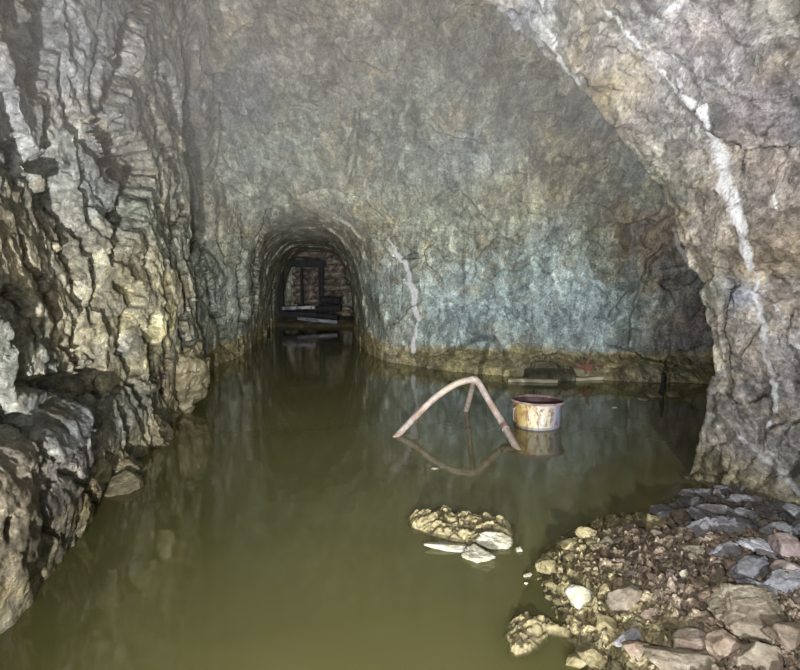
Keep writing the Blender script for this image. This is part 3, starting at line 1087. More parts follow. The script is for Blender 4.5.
hero('slate_piece', 735, 533, .26, .18, .05, M_GREY, 'broad purple grey slate slab at the top of the slab stack', 27, (R(20), R(10), R(-20)), .1, layers=.16)
hero('slate_piece', 705, 535, .22, .15, .045, M_GREY, 'tilted blue grey slab at the left side of the slab stack', 28, (R(25), R(-18), R(20)), .1, layers=.16)
hero('slate_piece', 765, 552, .26, .10, .04, M_GREY, 'long narrow grey slab beside the pinkish boulder', 29, (R(12), R(14), R(-28)), .0, layers=.16)
hero('slate_piece', 730, 556, .20, .10, .04, M_GREY, 'thin lavender grey slab at the front of the slab stack', 30, (R(24), R(4), R(8)), .1, layers=.16)
hero('slate_piece', 715, 516, .20, .10, .05, M_GREY, 'small slate slab leaning against the pillar foot', 31, (R(30), R(0), R(-5)), .0, layers=.16)
hero('slate_piece', 757, 592, .13, .09, .05, M_GREY, 'pale lilac slab tucked under the dark purple slab', 32, (R(20), R(12), R(-10)), .1, layers=.16)
hero('slate_piece', 785, 588, .15, .10, .06, M_GREY, 'blue grey slab at the right edge above the largest block', 33, (R(14), R(-10), R(25)), .1, layers=.16)
hero('slate_piece', 790, 575, .13, .09, .05, M_PINK, 'light grey pink slab under the pinkish boulder', 34, (R(14), R(-8), R(-25)), .0)
hero('rock', 680, 668, .24, .15, .08, M_TAN, 'flat tan rock at the bottom edge of the photo in the heap', 35, (R(10), R(3), R(-5)), .25, layers=.05)
hero('rock', 689, 648, .13, .10, .09, M_BROWN, 'brown rock just above the flat tan rock', 36, (R(15), R(10), R(10)), .2)
hero('rock', 628, 641, .11, .05, .045, M_GREY, 'small elongated lilac stone near the bottom of the heap', 37, (0, R(-14), R(15)), .1)
hero('rock', 722, 650, .14, .11, .08, M_BROWN, 'brown angular rock below the largest block', 38, (R(15), R(-10), R(40)), .2)
hero('rock', 604, 627, .08, .10, .07, M_OCHRE, 'narrow ochre rock at the water edge below the cream block', 39, (R(20), 0, R(15)), .2)
hero('rock', 592, 662, .10, .13, .09, M_OCHRE, 'ochre rock at the bottom left of the rubble heap', 40, (R(10), 0, R(10)), .25, layers=.05)
hero('rock', 569, 549, .10, .08, .06, M_OCHRE, 'rounded yellow rock on the upper left rim of the heap', 41, (0, 0, R(20)), .2)
hero('rock', 589, 540, .12, .08, .075, M_OCHRE, 'jagged yellow rock on the rim beside the open water', 42, (R(20), R(10), R(-30)), .2, layers=.1)
hero('rock', 655, 527, .14, .12, .10, M_OCHRE, 'knobbly ochre rock at the top rim of the heap', 43, (0, R(12), R(15)), .3, layers=.08)
hero('rock', 625, 531, .20, .07, .04, M_BROWN, 'thin dark plate of rock along the rim of the heap', 44, (R(10), R(-10), R(18)), .1)
hero('rock', 680, 522, .12, .10, .08, M_BROWN, 'brown rock on the rim near the pillar', 45, (0, 0, R(50)), .25)
hero('rock', 785, 640, .16, .13, .08, M_BROWN, 'brown rock right of and below the largest block', 46, (R(12), R(10), R(50)), .2)
hero('rock', 755, 662, .14, .12, .08, M_TAN, 'tan rock at the bottom edge right of the flat tan rock', 47, (R(12), R(-10), R(10)), .25)
hero('rock', 640, 660, .13, .10, .07, M_BROWN, 'brown rock at the bottom edge left of the flat tan rock', 48, (R(12), R(10), R(-40)), .25)
hero('rock', 696, 507, .07, .08, .07, M_GREY, 'small round grey stone at the tip of the pillar foot', 49, (0, 0, 0), .1)
hero('rock', 671, 581, .045, .05, .04, M_PINK, 'small pale lilac chip in the centre of the gravel', 50, (0, R(20), R(10)), .1, cat='stone', sub=3)
hero('rock', 684, 578, .045, .04, .04, M_PALE, 'small whitish chip in the centre of the gravel', 51, (R(20), 0, R(50)), .1, cat='stone', sub=3)

# countable smaller stones over the heap
protos = []
for s in range(9):
    rs = np.random.RandomState(100 + s)
    protos.append(rock_mesh('stone', 200 + s, (1.0, rs.uniform(.6, .95), rs.uniform(.4, .75)), sub=3, planes=8, sharp=.38, rough=.11, layers=.12))
variants = {}
for mk, mm in (('ochre', M_OCHRE), ('brown', M_BROWN), ('grey', M_GREY), ('tan', M_TAN)):
    variants[mk] = []
    for p in protos:
        q = p.copy(); q.materials.append(mm)
        variants[mk].append(q)
INFO = {
    'ochre': ('small yellow ochre stone near the water side of the rubble heap', 'ochre stones of the rubble heap'),
    'brown': ('small brown broken stone in the gravel of the rubble heap', 'brown stones of the rubble heap'),
    'tan': ('small tan grey broken stone scattered in the rubble heap', 'tan stones of the rubble heap'),
    'grey': ('small slate grey stone among the slabs at the pillar foot', 'grey stones at the pillar foot'),
}
rng = random.Random(5)
placed = list(Spots.taken)
count = 0
first = {}
plates = []
for s in range(5):
    p_ = rock_mesh('slate_piece', 400 + s, (1.0, .55 + .08 * s, .20), sub=4, planes=9, sharp=.36, rough=.08, layers=.10)
    p_.materials.append(M_GREY)
    plates.append(p_)
n_ = 0
while n_ < 30:
    x = rng.uniform(1.35, 2.35); y = rng.uniform(2.75, 4.25)
    if float(poly_sd(np.array([[x, y]]), HEAP_POLY)[0]) < .05 or x < 2.05 - (y - 2.9) * .25 - .25:
        continue
    s = rng.uniform(.09, .20)
    if any((x - a) ** 2 + (y - b) ** 2 < (r * .5 + s * .30) ** 2 for a, b, r in placed):
        continue
    placed.append((x, y, s * .36))
    o = bpy.data.objects.new('slate_piece', rng.choice(plates))
    COL.objects.link(o)
    o.scale = (s, s, s * rng.uniform(.8, 1.3))
    o.location = (x, y, float(heap_h(x, y)[0]) + s * .10)
    o.rotation_euler = (rng.uniform(.1, .6), rng.uniform(-.4, .4), rng.uniform(-.6, .6))
    tag(o, 'thin grey slate slab lying tilted at the foot of the right pillar', 'rock', 'slate slabs at the pillar foot')
    n_ += 1
for size_lo, size_hi, want in ((.075, .105, 16), (.048, .075, 85), (.028, .048, 165)):
    got = 0
    tries = 0
    while got < want and tries < 9000:
        tries += 1
        x = rng.uniform(0.6, 2.3); y = rng.uniform(2.05, 4.35)
        u = 400 + F * x / y
        if u > 830:
            continue
        d = float(poly_sd(np.array([[x, y]]), HEAP_POLY)[0])
        if d < -0.01:
            continue
        s = rng.uniform(size_lo, size_hi)
        if any((x - a) ** 2 + (y - b) ** 2 < (r + s * .42) ** 2 for a, b, r in placed):
            continue
        placed.append((x, y, s * .42))
        h = float(heap_h(x, y)[0])
        if y > 2.9 and x > 1.55 and rng.random() < .75:
            k = 'grey'
        elif d < .18 + rng.uniform(-.1, .2):
            k = 'ochre'
        else:
            k = 'brown' if rng.random() < .7 else 'tan'
        me = rng.choice(variants[k])
        o = bpy.data.objects.new('stone', me)
        COL.objects.link(o)
        fl = rng.uniform(.7, 1.0)
        o.scale = (s, s, s * fl)
        o.location = (x, y, h + s * .12)
        o.rotation_euler = (rng.uniform(-.5, .5), rng.uniform(-.5, .5), rng.uniform(0, 6.28))
        tag(o, INFO[k][0], 'stone', INFO[k][1])
        got += 1
        count += 1


# ------------------------------------------------------------------ rock islands in the water
def island(name, outline_px, height, mat, label, seed, tiers, res=.006, tilt=0.0):
    poly = np.array([at_z(*p)[:2] for p in outline_px])
    lo, hi = poly.min(0) - .16, poly.max(0) + .16
    nx, ny = int((hi[0] - lo[0]) / res), int((hi[1] - lo[1]) / res)
    gx, gy = np.meshgrid(np.linspace(lo[0], hi[0], nx), np.linspace(lo[1], hi[1], ny), indexing='ij')
    P = np.stack([gx.ravel(), gy.ravel()], 1)
    P3 = np.concatenate([P, np.full((len(P), 1), seed * 1.7)], 1)
    d = poly_sd(P, poly) + .016 * fbm(P3 * 14, 3)
    c0 = poly.mean(0)
    k_ = 1.0 if seed == 3 else 1.7
    q = np.stack([P3[:, 0] * 9 * k_ + P3[:, 1] * 3, P3[:, 1] * 24 * k_ - P3[:, 0] * 4, P3[:, 2]], 1)
    f1, f2, t, c = worley(q + .6 * np.stack([fbm(P3 * 8, 2)] * 3, 1))
    q2 = P3 * 34
    g1, g2, t2, c2 = worley(q2)
    h = height * (1 - np.exp(-np.clip(d, 0, 1) / .030))
    h = h * (1 + .55 * c) + .5 * height * t * (d > 0) + (P[:, 0] - c0[0]) * tilt * (d > 0)
    h += (.12 * t2 + .09 * c2) * height * 1.8 * sstep(0, .02, d)
    h -= .4 * height * np.clip(1 - (f2 - f1) / .12, 0, 1) * sstep(0, .03, d)
    h = np.where(d > 0, np.maximum(h, 0.004), d * .9)
    z = np.where(d > 0, h, np.maximum(h, -.14))
    V = np.stack([P[:, 0], P[:, 1], z], 1)
    i = np.arange(nx * ny).reshape(nx, ny)
    Q = np.stack([i[:-1, :-1].ravel(), i[1:, :-1].ravel(), i[1:, 1:].ravel(), i[:-1, 1:].ravel()], 1)
    Q = Q[(d[Q] > -.14).all(1)]
    V, Q = compact(V, Q)
    me = mesh_np(name, V, Q, smooth=False)
    o = link(name, me, mat)
    tag(o, label, 'rock')
    return o, poly


isl1, polyI1 = island('rock', [(411, 517), (420, 511), (434, 514), (438, 509), (452, 511), (455, 516), (484, 515), (497, 520), (510, 526), (512, 540), (505, 548), (485, 546), (470, 544),
                               (452, 540), (436, 536), (424, 532), (413, 527)], .042, M_OCHRE, 'large flat ochre rock standing out of the pool like an island', 3, 3)
isl2, polyI2 = island('rock', [(510, 628), (513, 620), (524, 616), (534, 618), (546, 619), (556, 627), (572, 632), (570, 638), (548, 634), (540, 642), (530, 652), (516, 655), (512, 645), (508, 636)],
                      .045, M_OCHRE, 'small jagged ochre rock in the pool left of the heap', 4, 3)
hero('rock', 478, 557, .18, .19, .07, M_PALE, 'blocky cream rock touching the front of the island rock', 61, (0, R(6), R(20)), .35, z=0.0, layers=.1)
hero('slate_piece', 451, 549, .26, .10, .035, M_PALE, 'flat whitish slab at the front left of the island rock', 62, (0, R(4), R(-4)), .35, z=0.0)
hero('rock', 495, 545, .19, .11, .09, M_PALE, 'bright cream end block at the right of the island rock', 63, (0, R(10), R(10)), .3, z=0.0, layers=.08)
hero('rock', 575, 664, .10, .06, .05, M_OCHRE, 'small ochre rock at the bottom edge left of the heap', 64, (0, 0, R(-8)), .35, z=0.0)
for px, py, s, sd, lb in ((519, 551, .055, 65, 'flat pebble just right of the island rock'), (528, 576, .045, 66, 'larger pebble between the island rock and the heap'),
                          (526, 584, .022, 67, 'tiniest pebble between the island rock and the heap'), (562, 610, .03, 68, 'pebble at the water edge below the cream block')):
    hero('pebble', px, py, s, s * .6, s * .5, M_PALE, lb, sd, (0, 0, R(10)), .25, z=0.0, cat='pebble', sub=3)

# ------------------------------------------------------------------ boulders at the foot of the left wall
hero('boulder', 121, 478, .36, .42, .36, M_WETBROWN, 'brown boulder in the water at the left wall, second nearest', 71, (R(10), R(8), R(25)), .35, z=0.0, cat='boulder', sub=5, layers=.12, sharp=.4, rough=.1)
hero('boulder', 118, 488, .28, .26, .16, M_WETBROWN, 'low wet stone lying in front of the left wall boulders', 72, (R(5), R(4), R(60)), .35, z=0.0, cat='boulder', sub=5)
hero('boulder', 150, 444, .46, .56, .50, M_WETBROWN, 'broad brown boulder leaning on the left wall, middle of the row', 73, (R(12), R(14), R(40)), .3, z=0.0, cat='boulder', sub=5, layers=.12, sharp=.4, rough=.1)
hero('boulder', 180, 410, .50, .80, 1.05, M_WETBROWN, 'tall flat-faced boulder against the left wall, farthest of the row', 74, (R(4), R(12), R(20)), .3, z=0.0, cat='boulder', sub=5, layers=.16, sharp=.4, rough=.12)


# ------------------------------------------------------------------ tubes and lathes
def lathe(profile, seg=64, jitter=0.0, seed=1):
    rs = np.random.RandomState(seed)
    n = len(profile)
    V = []
    for k in range(seg):
        a = 2 * PI * k / seg
        for r, z in profile:
            rr = r * (1 + jitter * math.sin(3 * a + z * 9 + seed) + jitter * .6 * math.sin(7 * a + seed * 2))
            V.append((rr * math.cos(a), rr * math.sin(a), z + jitter * .12 * math.sin(2 * a + seed)))
    Q = []
    for k in range(seg):
        k2 = (k + 1) % seg
        for i in range(n - 1):
            Q.append((k * n + i, k2 * n + i, k2 * n + i + 1, k * n + i + 1))
    return np.array(V), np.array(Q)


def tube(points, radii, seg=14, cap=True, ell=1.0, wob=0.0):
    pts = [Vector(p) for p in points]
    # smooth the path
    P, Rr = [], []
    n = len(pts)
    for i in range(n - 1):
        p0 = pts[max(i - 1, 0)]; p1 = pts[i]; p2 = pts[i + 1]; p3 = pts[min(i + 2, n - 1)]
        for k in range(6):
            t = k / 6
            P.append(.5 * ((2 * p1) + (-p0 + p2) * t + (2 * p0 - 5 * p1 + 4 * p2 - p3) * t * t + (-p0 + 3 * p1 - 3 * p2 + p3) * t ** 3))
            Rr.append(radii[i] * (1 - t) + radii[i + 1] * t)
    P.append(pts[-1]); Rr.append(radii[-1])
    V, Q = [], []
    up = Vector((0, 0, 1))
    T0 = (P[1] - P[0]).normalized()
    if abs(T0.dot(up)) > .9:
        up = Vector((1, 0, 0))
    B = T0.cross(up).normalized()
    for i, p in enumerate(P):
        T = (P[min(i + 1, len(P) - 1)] - P[max(i - 1, 0)]).normalized()
        B = (B - T * B.dot(T)).normalized()
        N = T.cross(B)
        for k in range(seg):
            a = 2 * PI * k / seg
            r = Rr[i] * (1 + wob * math.sin(i * 1.3 + k * 2.1))
            V.append(tuple(p + B * (r * math.cos(a)) + N * (r * ell * math.sin(a))))
    m = len(P)
    for i in range(m - 1):
        for k in range(seg):
            k2 = (k + 1) % seg
            Q.append((i * seg + k, i * seg + k2, (i + 1) * seg + k2, (i + 1) * seg + k))
    V = np.array(V); Q = np.array(Q)
    if cap:
        c0 = len(V); V = np.concatenate([V, [tuple(P[0]), tuple(P[-1])]])
        ex = []
        for k in range(seg):
            k2 = (k + 1) % seg
            ex.append((c0, k2, k, k)); ex.append((c0 + 1, (m - 1) * seg + k, (m - 1) * seg + k2, (m - 1) * seg + k2))
        Q = [tuple(q) for q in Q] + [e[:3] for e in ex]
        me = bpy.data.meshes.new('tube')
        me.from_pydata([tuple(v) for v in V], [], [tuple(int(i) for i in q) for q in Q])
        me.polygons.foreach_set('use_smooth', np.ones(len(Q), bool))
        return me
    return mesh_np('tube', V, Q)


def box_mesh(name, size, rough=0.0, seed=1, seg=(1, 1, 1)):
    import bmesh
    bm = bmesh.new()
    bmesh.ops.create_cube(bm, size=1)
    for v in bm.verts:
        v.co = Vector((v.co.x * size[0], v.co.y * size[1], v.co.z * size[2]))
    bmesh.ops.bevel(bm, geom=bm.edges[:], offset=min(size) * .12, segments=2, affect='EDGES')
    if rough:
        long = max(range(3), key=lambda a: size[a])
        n = Vector((0, 0, 0)); n[long] = 1
        for k in range(1, 12):
            bmesh.ops.bisect_plane(bm, geom=bm.verts[:] + bm.edges[:] + bm.faces[:], plane_co=n * (size[long] * (k / 12 - .5)), plane_no=n)
        co = np.array([v.co[:] for v in bm.verts])
        s = seed * 3.3
        dn = np.stack([gnoise(co * 5 + s), gnoise(co * 5 + s + 7), gnoise(co * 5 + s + 13)], 1) * rough
        for v, q in zip(bm.verts, dn):
            v.co += Vector(q.astype(float))
    me = bpy.data.meshes.new(name)
    bm.to_mesh(me); bm.free()
    return me


# ------------------------------------------------------------------ rusty tub
def tub_mat():
    m, nt, bs, out = new_mat('peeling_enamel')
    L = nt.links.new
    tc = nd(nt, 'ShaderNodeTexCoord')
    mp = nd(nt, 'ShaderNodeMapping'); mp.inputs['Scale'].default_value = (1, 1, .55)
    L(tc.outputs['Object'], mp.inputs[0])
    n1 = nd(nt, 'ShaderNodeTexNoise', i_Scale=5.0, i_Detail=9.0, i_Roughness=.65, i_Distortion=.6)
    n2 = nd(nt, 'ShaderNodeTexNoise', i_Scale=17.0, i_Detail=8.0, i_Roughness=.75)
    L(mp.outputs[0], n1.inputs['Vector']); L(mp.outputs[0], n2.inputs['Vector'])
    sx = nd(nt, 'ShaderNodeSeparateXYZ'); L(tc.outputs['Object'], sx.inputs[0])
    # the tub's left flank is ochre-stained, its right flank bare blue-grey metal
    side = math_n(nt, 'ADD', sx.outputs[0], math_n(nt, 'MULTIPLY', math_n(nt, 'SUBTRACT', n1.outputs[0], .5), .45))
    base = ramp(nt, math_n(nt, 'ADD', side, .5), [(.20, (.42, .30, .10)), (.36, (.62, .50, .24)), (.47, (.68, .66, .62)), (.57, (.60, .56, .42)), (.66, (.30, .32, .42)), (.85, (.16, .17, .26))])
    rust = ramp(nt, n2.outputs[0], [(.49, (0, 0, 0)), (.58, (1, 1, 1))])
    c = mix(nt, 'MIX', math_n(nt, 'MULTIPLY', rust, .85), base, (.20, .09, .045))
    foot = math_n(nt, 'LESS_THAN', math_n(nt, 'ADD', sx.outputs[2], math_n(nt, 'MULTIPLY', n2.outputs[0], .03)), .035)
    c = mix(nt, 'MIX', math_n(nt, 'MULTIPLY', foot, .7), c, (.14, .15, .20))
    L(c, bs.inputs['Base Color'])
    bs.inputs['Roughness'].default_value = .5
    bp = nd(nt, 'ShaderNodeBump', i_Strength=1.0, i_Distance=.006)
    L(n2.outputs[0], bp.inputs['Height']); L(bp.outputs[0], bs.inputs['Normal'])
    return m


M_TUB = tub_mat()
M_RIM = rust_mat('rusty_rim', [(.35, (.20, .12, .10)), (.5, (.34, .24, .24)), (.68, (.50, .42, .42))], 7)
M_TUBIN = rust_mat('rusty_inside', [(.35, (.06, .03, .035)), (.5, (.11, .06, .06)), (.7, (.19, .11, .10))], 7, rough=.55)
tp = at_y(539.5, 431, 6.02)
TX, TY = at_z(542.5, 431)[:2]
TY += .26
tub = empty('metal_tub', (TX, TY, 0), R(0))
tag(tub, 'round rusty metal tub with peeling cream and ochre paint standing in the pool', 'tub')
v, q = lathe([(.240, -.30), (.246, -.05), (.248, .02), (.244, .04), (.250, .15), (.258, .215), (.276, .262)], jitter=.010)
link('tub_wall', mesh_np('tub_wall', v, q), M_TUB, tub)
v, q = lathe([(.268, .262), (.250, .215), (.242, .10), (.238, -.02), (.234, -.29), (.12, -.295), (.001, -.295)], jitter=.010)
link('tub_lining', mesh_np('tub_lining', v, q), M_TUBIN, tub)['label'] = 'dark rusted inside of the tub'
v, q = lathe([(.266, .256), (.264, .270), (.270, .280), (.280, .281), (.290, .275), (.291, .265), (.282, .258), (.274, .256)], jitter=.006)
rim = link('rim', mesh_np('rim', v, q), M_RIM, tub)
rim['label'] = 'purplish rusted rolled rim'
lug = tube([(-.248, -.08, .20), (-.268, -.085, .18), (-.268, -.085, .10), (-.262, -.08, .06), (-.240, -.075, .05)], [.006] * 5, seg=8)
link('handle_lug', lug, M_RIM, tub)
tub.rotation_euler = (R(-1.0), R(1.0), 0)

# ------------------------------------------------------------------ bent pipe tripod
M_PIPE = rust_mat('flaking_painted_pipe', [(.30, (.25, .14, .08)), (.42, (.36, .28, .23)), (.56, (.50, .44, .41)), (.68, (.52, .44, .24))], 6, rough=.55, bump=.008)
LF = at_z(397, 436); RF = at_z(516, 447); BF = at_z(466, 411)
apex = at_y(474, 379, 6.25)
tri = empty('pipe_tripod', (apex[0], apex[1], 0))
tag(tri, 'bent three-legged frame of flaking painted pipe standing in the pool', 'frame')


def loc(p):
    return tuple(np.array(p) - np.array([apex[0], apex[1], 0]))


def below(a, b, k=.35):
    """continue the leg below the water"""
    a, b = np.array(a), np.array(b)
    u = (a - b) / np.linalg.norm(a - b)
    return a + u * k


l1 = at_y(416, 416, 6.05); l2 = at_y(436, 397, 6.12); l3 = at_y(456, 384, 6.2)
leg = tube([loc(below(LF, l1)), loc(LF), loc(l1), loc(l2), loc(l3), loc(apex)], [.031, .031, .033, .034, .034, .034], seg=16, wob=.03)
link('leg', leg, M_PIPE, tri)
r1 = at_y(489, 401, 6.05); r2 = at_y(503, 424, 5.85)
leg = tube([loc(apex + np.array([-.03, 0, .004])), loc(at_y(478, 382, 6.22)), loc(r1), loc(r2), loc(RF), loc(below(RF, r2))], [.030, .036, .033, .035, .032, .030], seg=16, wob=.03)
link('leg', leg, M_PIPE, tri)
b1 = at_y(471, 392, 6.6)
leg = tube([loc(apex + np.array([.0, .0, -.01])), loc(b1), loc(BF), loc(below(BF, b1))], [.028, .030, .032, .03], seg=14, wob=.02)
link('leg', leg, M_PIPE, tri)
col_ = tube([loc(r2 + (r2 - r1) * .05), loc(r2 + (RF - r2) * .25)], [.040, .040], seg=16)
link('clamp_band', col_, M_RIM, tri)['label'] = 'rusted band round the right leg'

# ------------------------------------------------------------------ things on the far bank
M_WOOD = rust_mat('weathered_wood', [(.3, (.20, .16, .09)), (.5, (.42, .38, .26)), (.7, (.60, .57, .44))], 6, rough=.7, stretch=(.25, 1, 1))
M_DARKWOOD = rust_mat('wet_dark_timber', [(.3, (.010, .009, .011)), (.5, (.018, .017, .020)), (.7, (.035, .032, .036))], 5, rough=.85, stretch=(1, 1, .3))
M_BLACKIRON = rust_mat('blackened_iron', [(.3, (.03, .026, .02)), (.5, (.07, .06, .04)), (.66, (.18, .15, .09))], 6, rough=.5)
M_REDRUST = rust_mat('red_rust', [(.3, (.10, .045, .03)), (.5, (.20, .09, .06)), (.7, (.32, .18, .12))], 9, rough=.7)

dp = at_z(552, 382); dY = dp[1]
drum = empty('sunken_drum', (dp[0] + .03, dY + .28, 0))
tag(drum, 'blackened half-sunken drum with a bent handle at the far bank', 'drum')
# a drum lying on its side, more than half in the silt
v, q = lathe([(.001, -.37), (.16, -.37), (.20, -.36), (.205, -.34), (.20, -.32), (.205, -.14), (.213, -.12), (.205, -.10), (.205, .10), (.213, .12), (.205, .14), (.20, .33), (.207, .35), (.16, .37), (.001, .37)], seg=40, jitter=.01)
v = np.stack([v[:, 2], v[:, 1], v[:, 0]], 1)
v[:, 2] = v[:, 2] * .78 + .0
q = q[:, ::-1]
link('drum_body', mesh_np('drum_body', v, q), M_BLACKIRON, drum)
hd = tube([(-.24, -.04, .14), (-.23, -.04, .24), (-.05, -.04, .265), (-.03, -.04, .30), (.02, -.04, .31), (.05, -.04, .275), (.14, -.04, .25), (.17, -.04, .14)], [.014] * 8, seg=8)
link('handle', hd, M_BLACKIRON, drum)
link('bung', tube([(.22, -.10, .12), (.235, -.12, .165)], [.03, .03], seg=12), M_REDRUST, drum)


def plank(p0, p1, w, t, mat, label, cat='plank', name='plank', group=None, seed=1, lift=0.0):
    p0, p1 = np.array(p0, float), np.array(p1, float)
    L_ = np.linalg.norm(p1 - p0)
    me = box_mesh(name, (L_, w, t), rough=.012, seed=seed)
    o = link(name, me, mat, loc=tuple((p0 + p1) / 2 + np.array([0, 0, lift])))
    d = p1 - p0
    o.rotation_euler = (0, -math.atan2(d[2], math.hypot(d[0], d[1])), math.atan2(d[1], d[0]))
    tag(o, label, cat, group)
    return o


a, b = at_z(508, 381), at_z(557, 382)
plank(a, b, .16, .05, M_WOOD, 'short pale plank at the water edge left of the drum', seed=2, lift=.018)
a, b = at_z(573, 380), at_z(602, 379)
plank(a, b, .13, .05, M_WOOD, 'pale plank at the water edge right of the drum', seed=3, lift=.02)

# rusted bracket with bent rods, lying on the bank
sp = hit(588, 374, True)[0] + np.array([0, -.10, 0])
scrap = empty('scrap_bracket', (sp[0], sp[1], sp[2]))
tag(scrap, 'tangle of red rusted iron bracket and bent rods on the far bank', 'scrap metal')


def sl(px, py, dy=0.0):
    return tuple(at_y(px, py, sp[1] + dy) - sp)


link('rod', tube([sl(559, 359), sl(568, 362), sl(576, 365), sl(585, 370)], [.012] * 4, seg=8), M_REDRUST, scrap)
link('rod', tube([sl(574, 362, .03), sl(582, 366), sl(592, 364), sl(604, 366)], [.011] * 4, seg=8), M_REDRUST, scrap)
link('rod', tube([sl(586, 374), sl(587, 366), sl(589, 358), sl(591, 354)], [.016] * 4, seg=8), M_REDRUST, scrap)
link('rod', tube([sl(596, 371, .0), sl(590, 366), sl(584, 362, .05), sl(580, 361, .03)], [.012] * 4, seg=8), M_REDRUST, scrap)
me = box_mesh('bracket_plate', (.16, .05, .10), rough=.01, seed=6)
bo = link('bracket_plate', me, M_REDRUST, scrap, loc=sl(588, 367))
bo.rotation_euler = (0, .4, .3)

# stub post with stones poking out of the water
pp = at_z(661, 395)
post = link('stub_post', tube([(0, 0, -.3), (0, 0, 0), (.02, .0, .14), (.015, .0, .30)], [.035, .035, .03, .018], seg=10, wob=.08), M_DARKWOOD, loc=tuple(pp))
tag(post, 'short dark broken post poking out of the pool near the right pillar', 'post')
hero('rock', 655, 397, .24, .14, .09, M_WETBROWN, 'low brown stone at the left foot of the stub post', 81, (0, 0, R(5)), .35, z=0.0, sub=4)
hero('rock', 672, 396, .16, .12, .08, M_WETBROWN, 'low brown stone at the right foot of the stub post', 82, (0, 0, R(-15)), .35, z=0.0, sub=4)
hero('rock', 644, 400, .16, .10, .03, M_TAN, 'flat greyish stone barely above water left of the stub post', 83, (0, 0, R(5)), .35, z=0.0, sub=4)
hero('pebble', 614, 408, .06, .04, .02, M_PALE, 'small pale chip floating between the tub and the stub post', 84, (0, 0, 0), .3, z=0.0, cat='pebble', sub=3)
hero('pebble', 686, 478, .07, .05, .035, M_BLACKIRON, 'small black lump in the dark water by the right pillar', 85, (0, 0, 0), .3, z=0.0, cat='pebble', sub=3)
hero('pebble', 435, 469, .05, .03, .015, M_PALE, 'small pale chip floating in front of the tripod', 86, (0, 0, 0), .3, z=0.0, cat='pebble', sub=3)

# ------------------------------------------------------------------ timber set at the end of the tunnel
YT = 19.6
tl = at_y(281.5, 300, YT); tr = at_y(321.5, 300, YT); tm = at_y(302, 300, YT)
ztop = at_y(300, 266, YT)[2]
tf = empty('timber_frame', (tm[0], YT, 0))
tag(tf, 'dark timber door frame standing at the far end of the tunnel', 'door frame')


def post_part(name, x, w, h, z0=-.3):
    me = box_mesh(name, (w, .16, h - z0), rough=.02, seed=int(x * 37) % 11 + 1)
    return link(name, me, M_DARKWOOD, tf, loc=(x, 0, (h + z0) / 2))


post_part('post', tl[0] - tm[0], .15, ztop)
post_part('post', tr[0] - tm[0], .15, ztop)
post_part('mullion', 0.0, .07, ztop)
me = box_mesh('lintel', (tr[0] - tl[0] + .3, .2, .22), rough=.03, seed=4)
link('lintel', me, M_DARKWOOD, tf, loc=((tl[0] + tr[0]) / 2 - tm[0], 0, ztop + .08))
me = box_mesh('sill', (tr[0] - tl[0] + .1, .16, .14), rough=.02, seed=5)
link('sill', me, M_DARKWOOD, tf, loc=((tl[0] + tr[0]) / 2 - tm[0], 0, .38))
M_WETPLANK = rust_mat('wet_shiny_plank', [(.35, (.04, .04, .055)), (.5, (.13, .13, .17)), (.62, (.34, .34, .40))], 4, rough=.3, stretch=(.3, 1, 1))
a, b = at_y(283, 308, 18.9), at_y(316, 307, 18.9)
plank(a, b, .35, .09, M_WETPLANK, 'wet grey plank lying across the foot of the timber frame', seed=7)
a, b = at_y(283, 314, 18.8), at_y(316, 315, 18.8)
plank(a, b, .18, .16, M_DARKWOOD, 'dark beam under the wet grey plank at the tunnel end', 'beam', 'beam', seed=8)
a, b = at_y(298, 318, 18.2), at_y(338, 322, 18.0)
plank(a, b, .22, .10, M_WETPLANK, 'grey plank sloping into the water in front of the timber frame', seed=9)
for k, (p0, p1, lb) in enumerate((((322, 300), (340, 301), 'upper dark log stacked right of the timber frame'), ((318, 309), (341, 308), 'middle dark log stacked right of the timber frame'),
                                  ((316, 316), (338, 318), 'lowest dark log stacked right of the timber frame'))):
    a, b = at_y(*p0, 18.9), at_y(*p1, 18.7)
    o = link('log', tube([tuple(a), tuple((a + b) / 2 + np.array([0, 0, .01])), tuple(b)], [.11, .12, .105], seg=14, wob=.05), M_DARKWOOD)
    tag(o, lb, 'log')
# stones of the dry wall seen through the frame
rng2 = random.Random(3)
DRY = stone_mat('dry_wall_stone', (.15, .12, .095), (.23, .19, .155), (.33, .29, .25), 4)
dp_ = [rock_mesh('dry_stone', 300 + s, (1, .8, .6), sub=3, planes=12, sharp=.5) for s in range(4)]
for m_ in dp_:
    m_.materials.append(DRY)
z = .10; row = 0
while z < 2.3:
    hgt = rng2.uniform(.20, .28)
    x = -3.75 + rng2.uniform(0, .1)
    while x < -2.1:
        w = rng2.uniform(.26, .48)
        o = bpy.data.objects.new('dry_stone', rng2.choice(dp_))
        COL.objects.link(o)
        o.scale = (w * 1.12, .45, hgt * 1.9)
        o.location = (x + w / 2, 21.2 + rng2.uniform(-.05, .05), z + hgt / 2)
        o.rotation_euler = (0, rng2.uniform(-.1, .1), 0)
        tag(o, 'dull brown stone of the dry wall seen behind the timber frame', 'stone', 'dry wall stones behind the timber frame')
        x += w
    z += hgt; row += 1
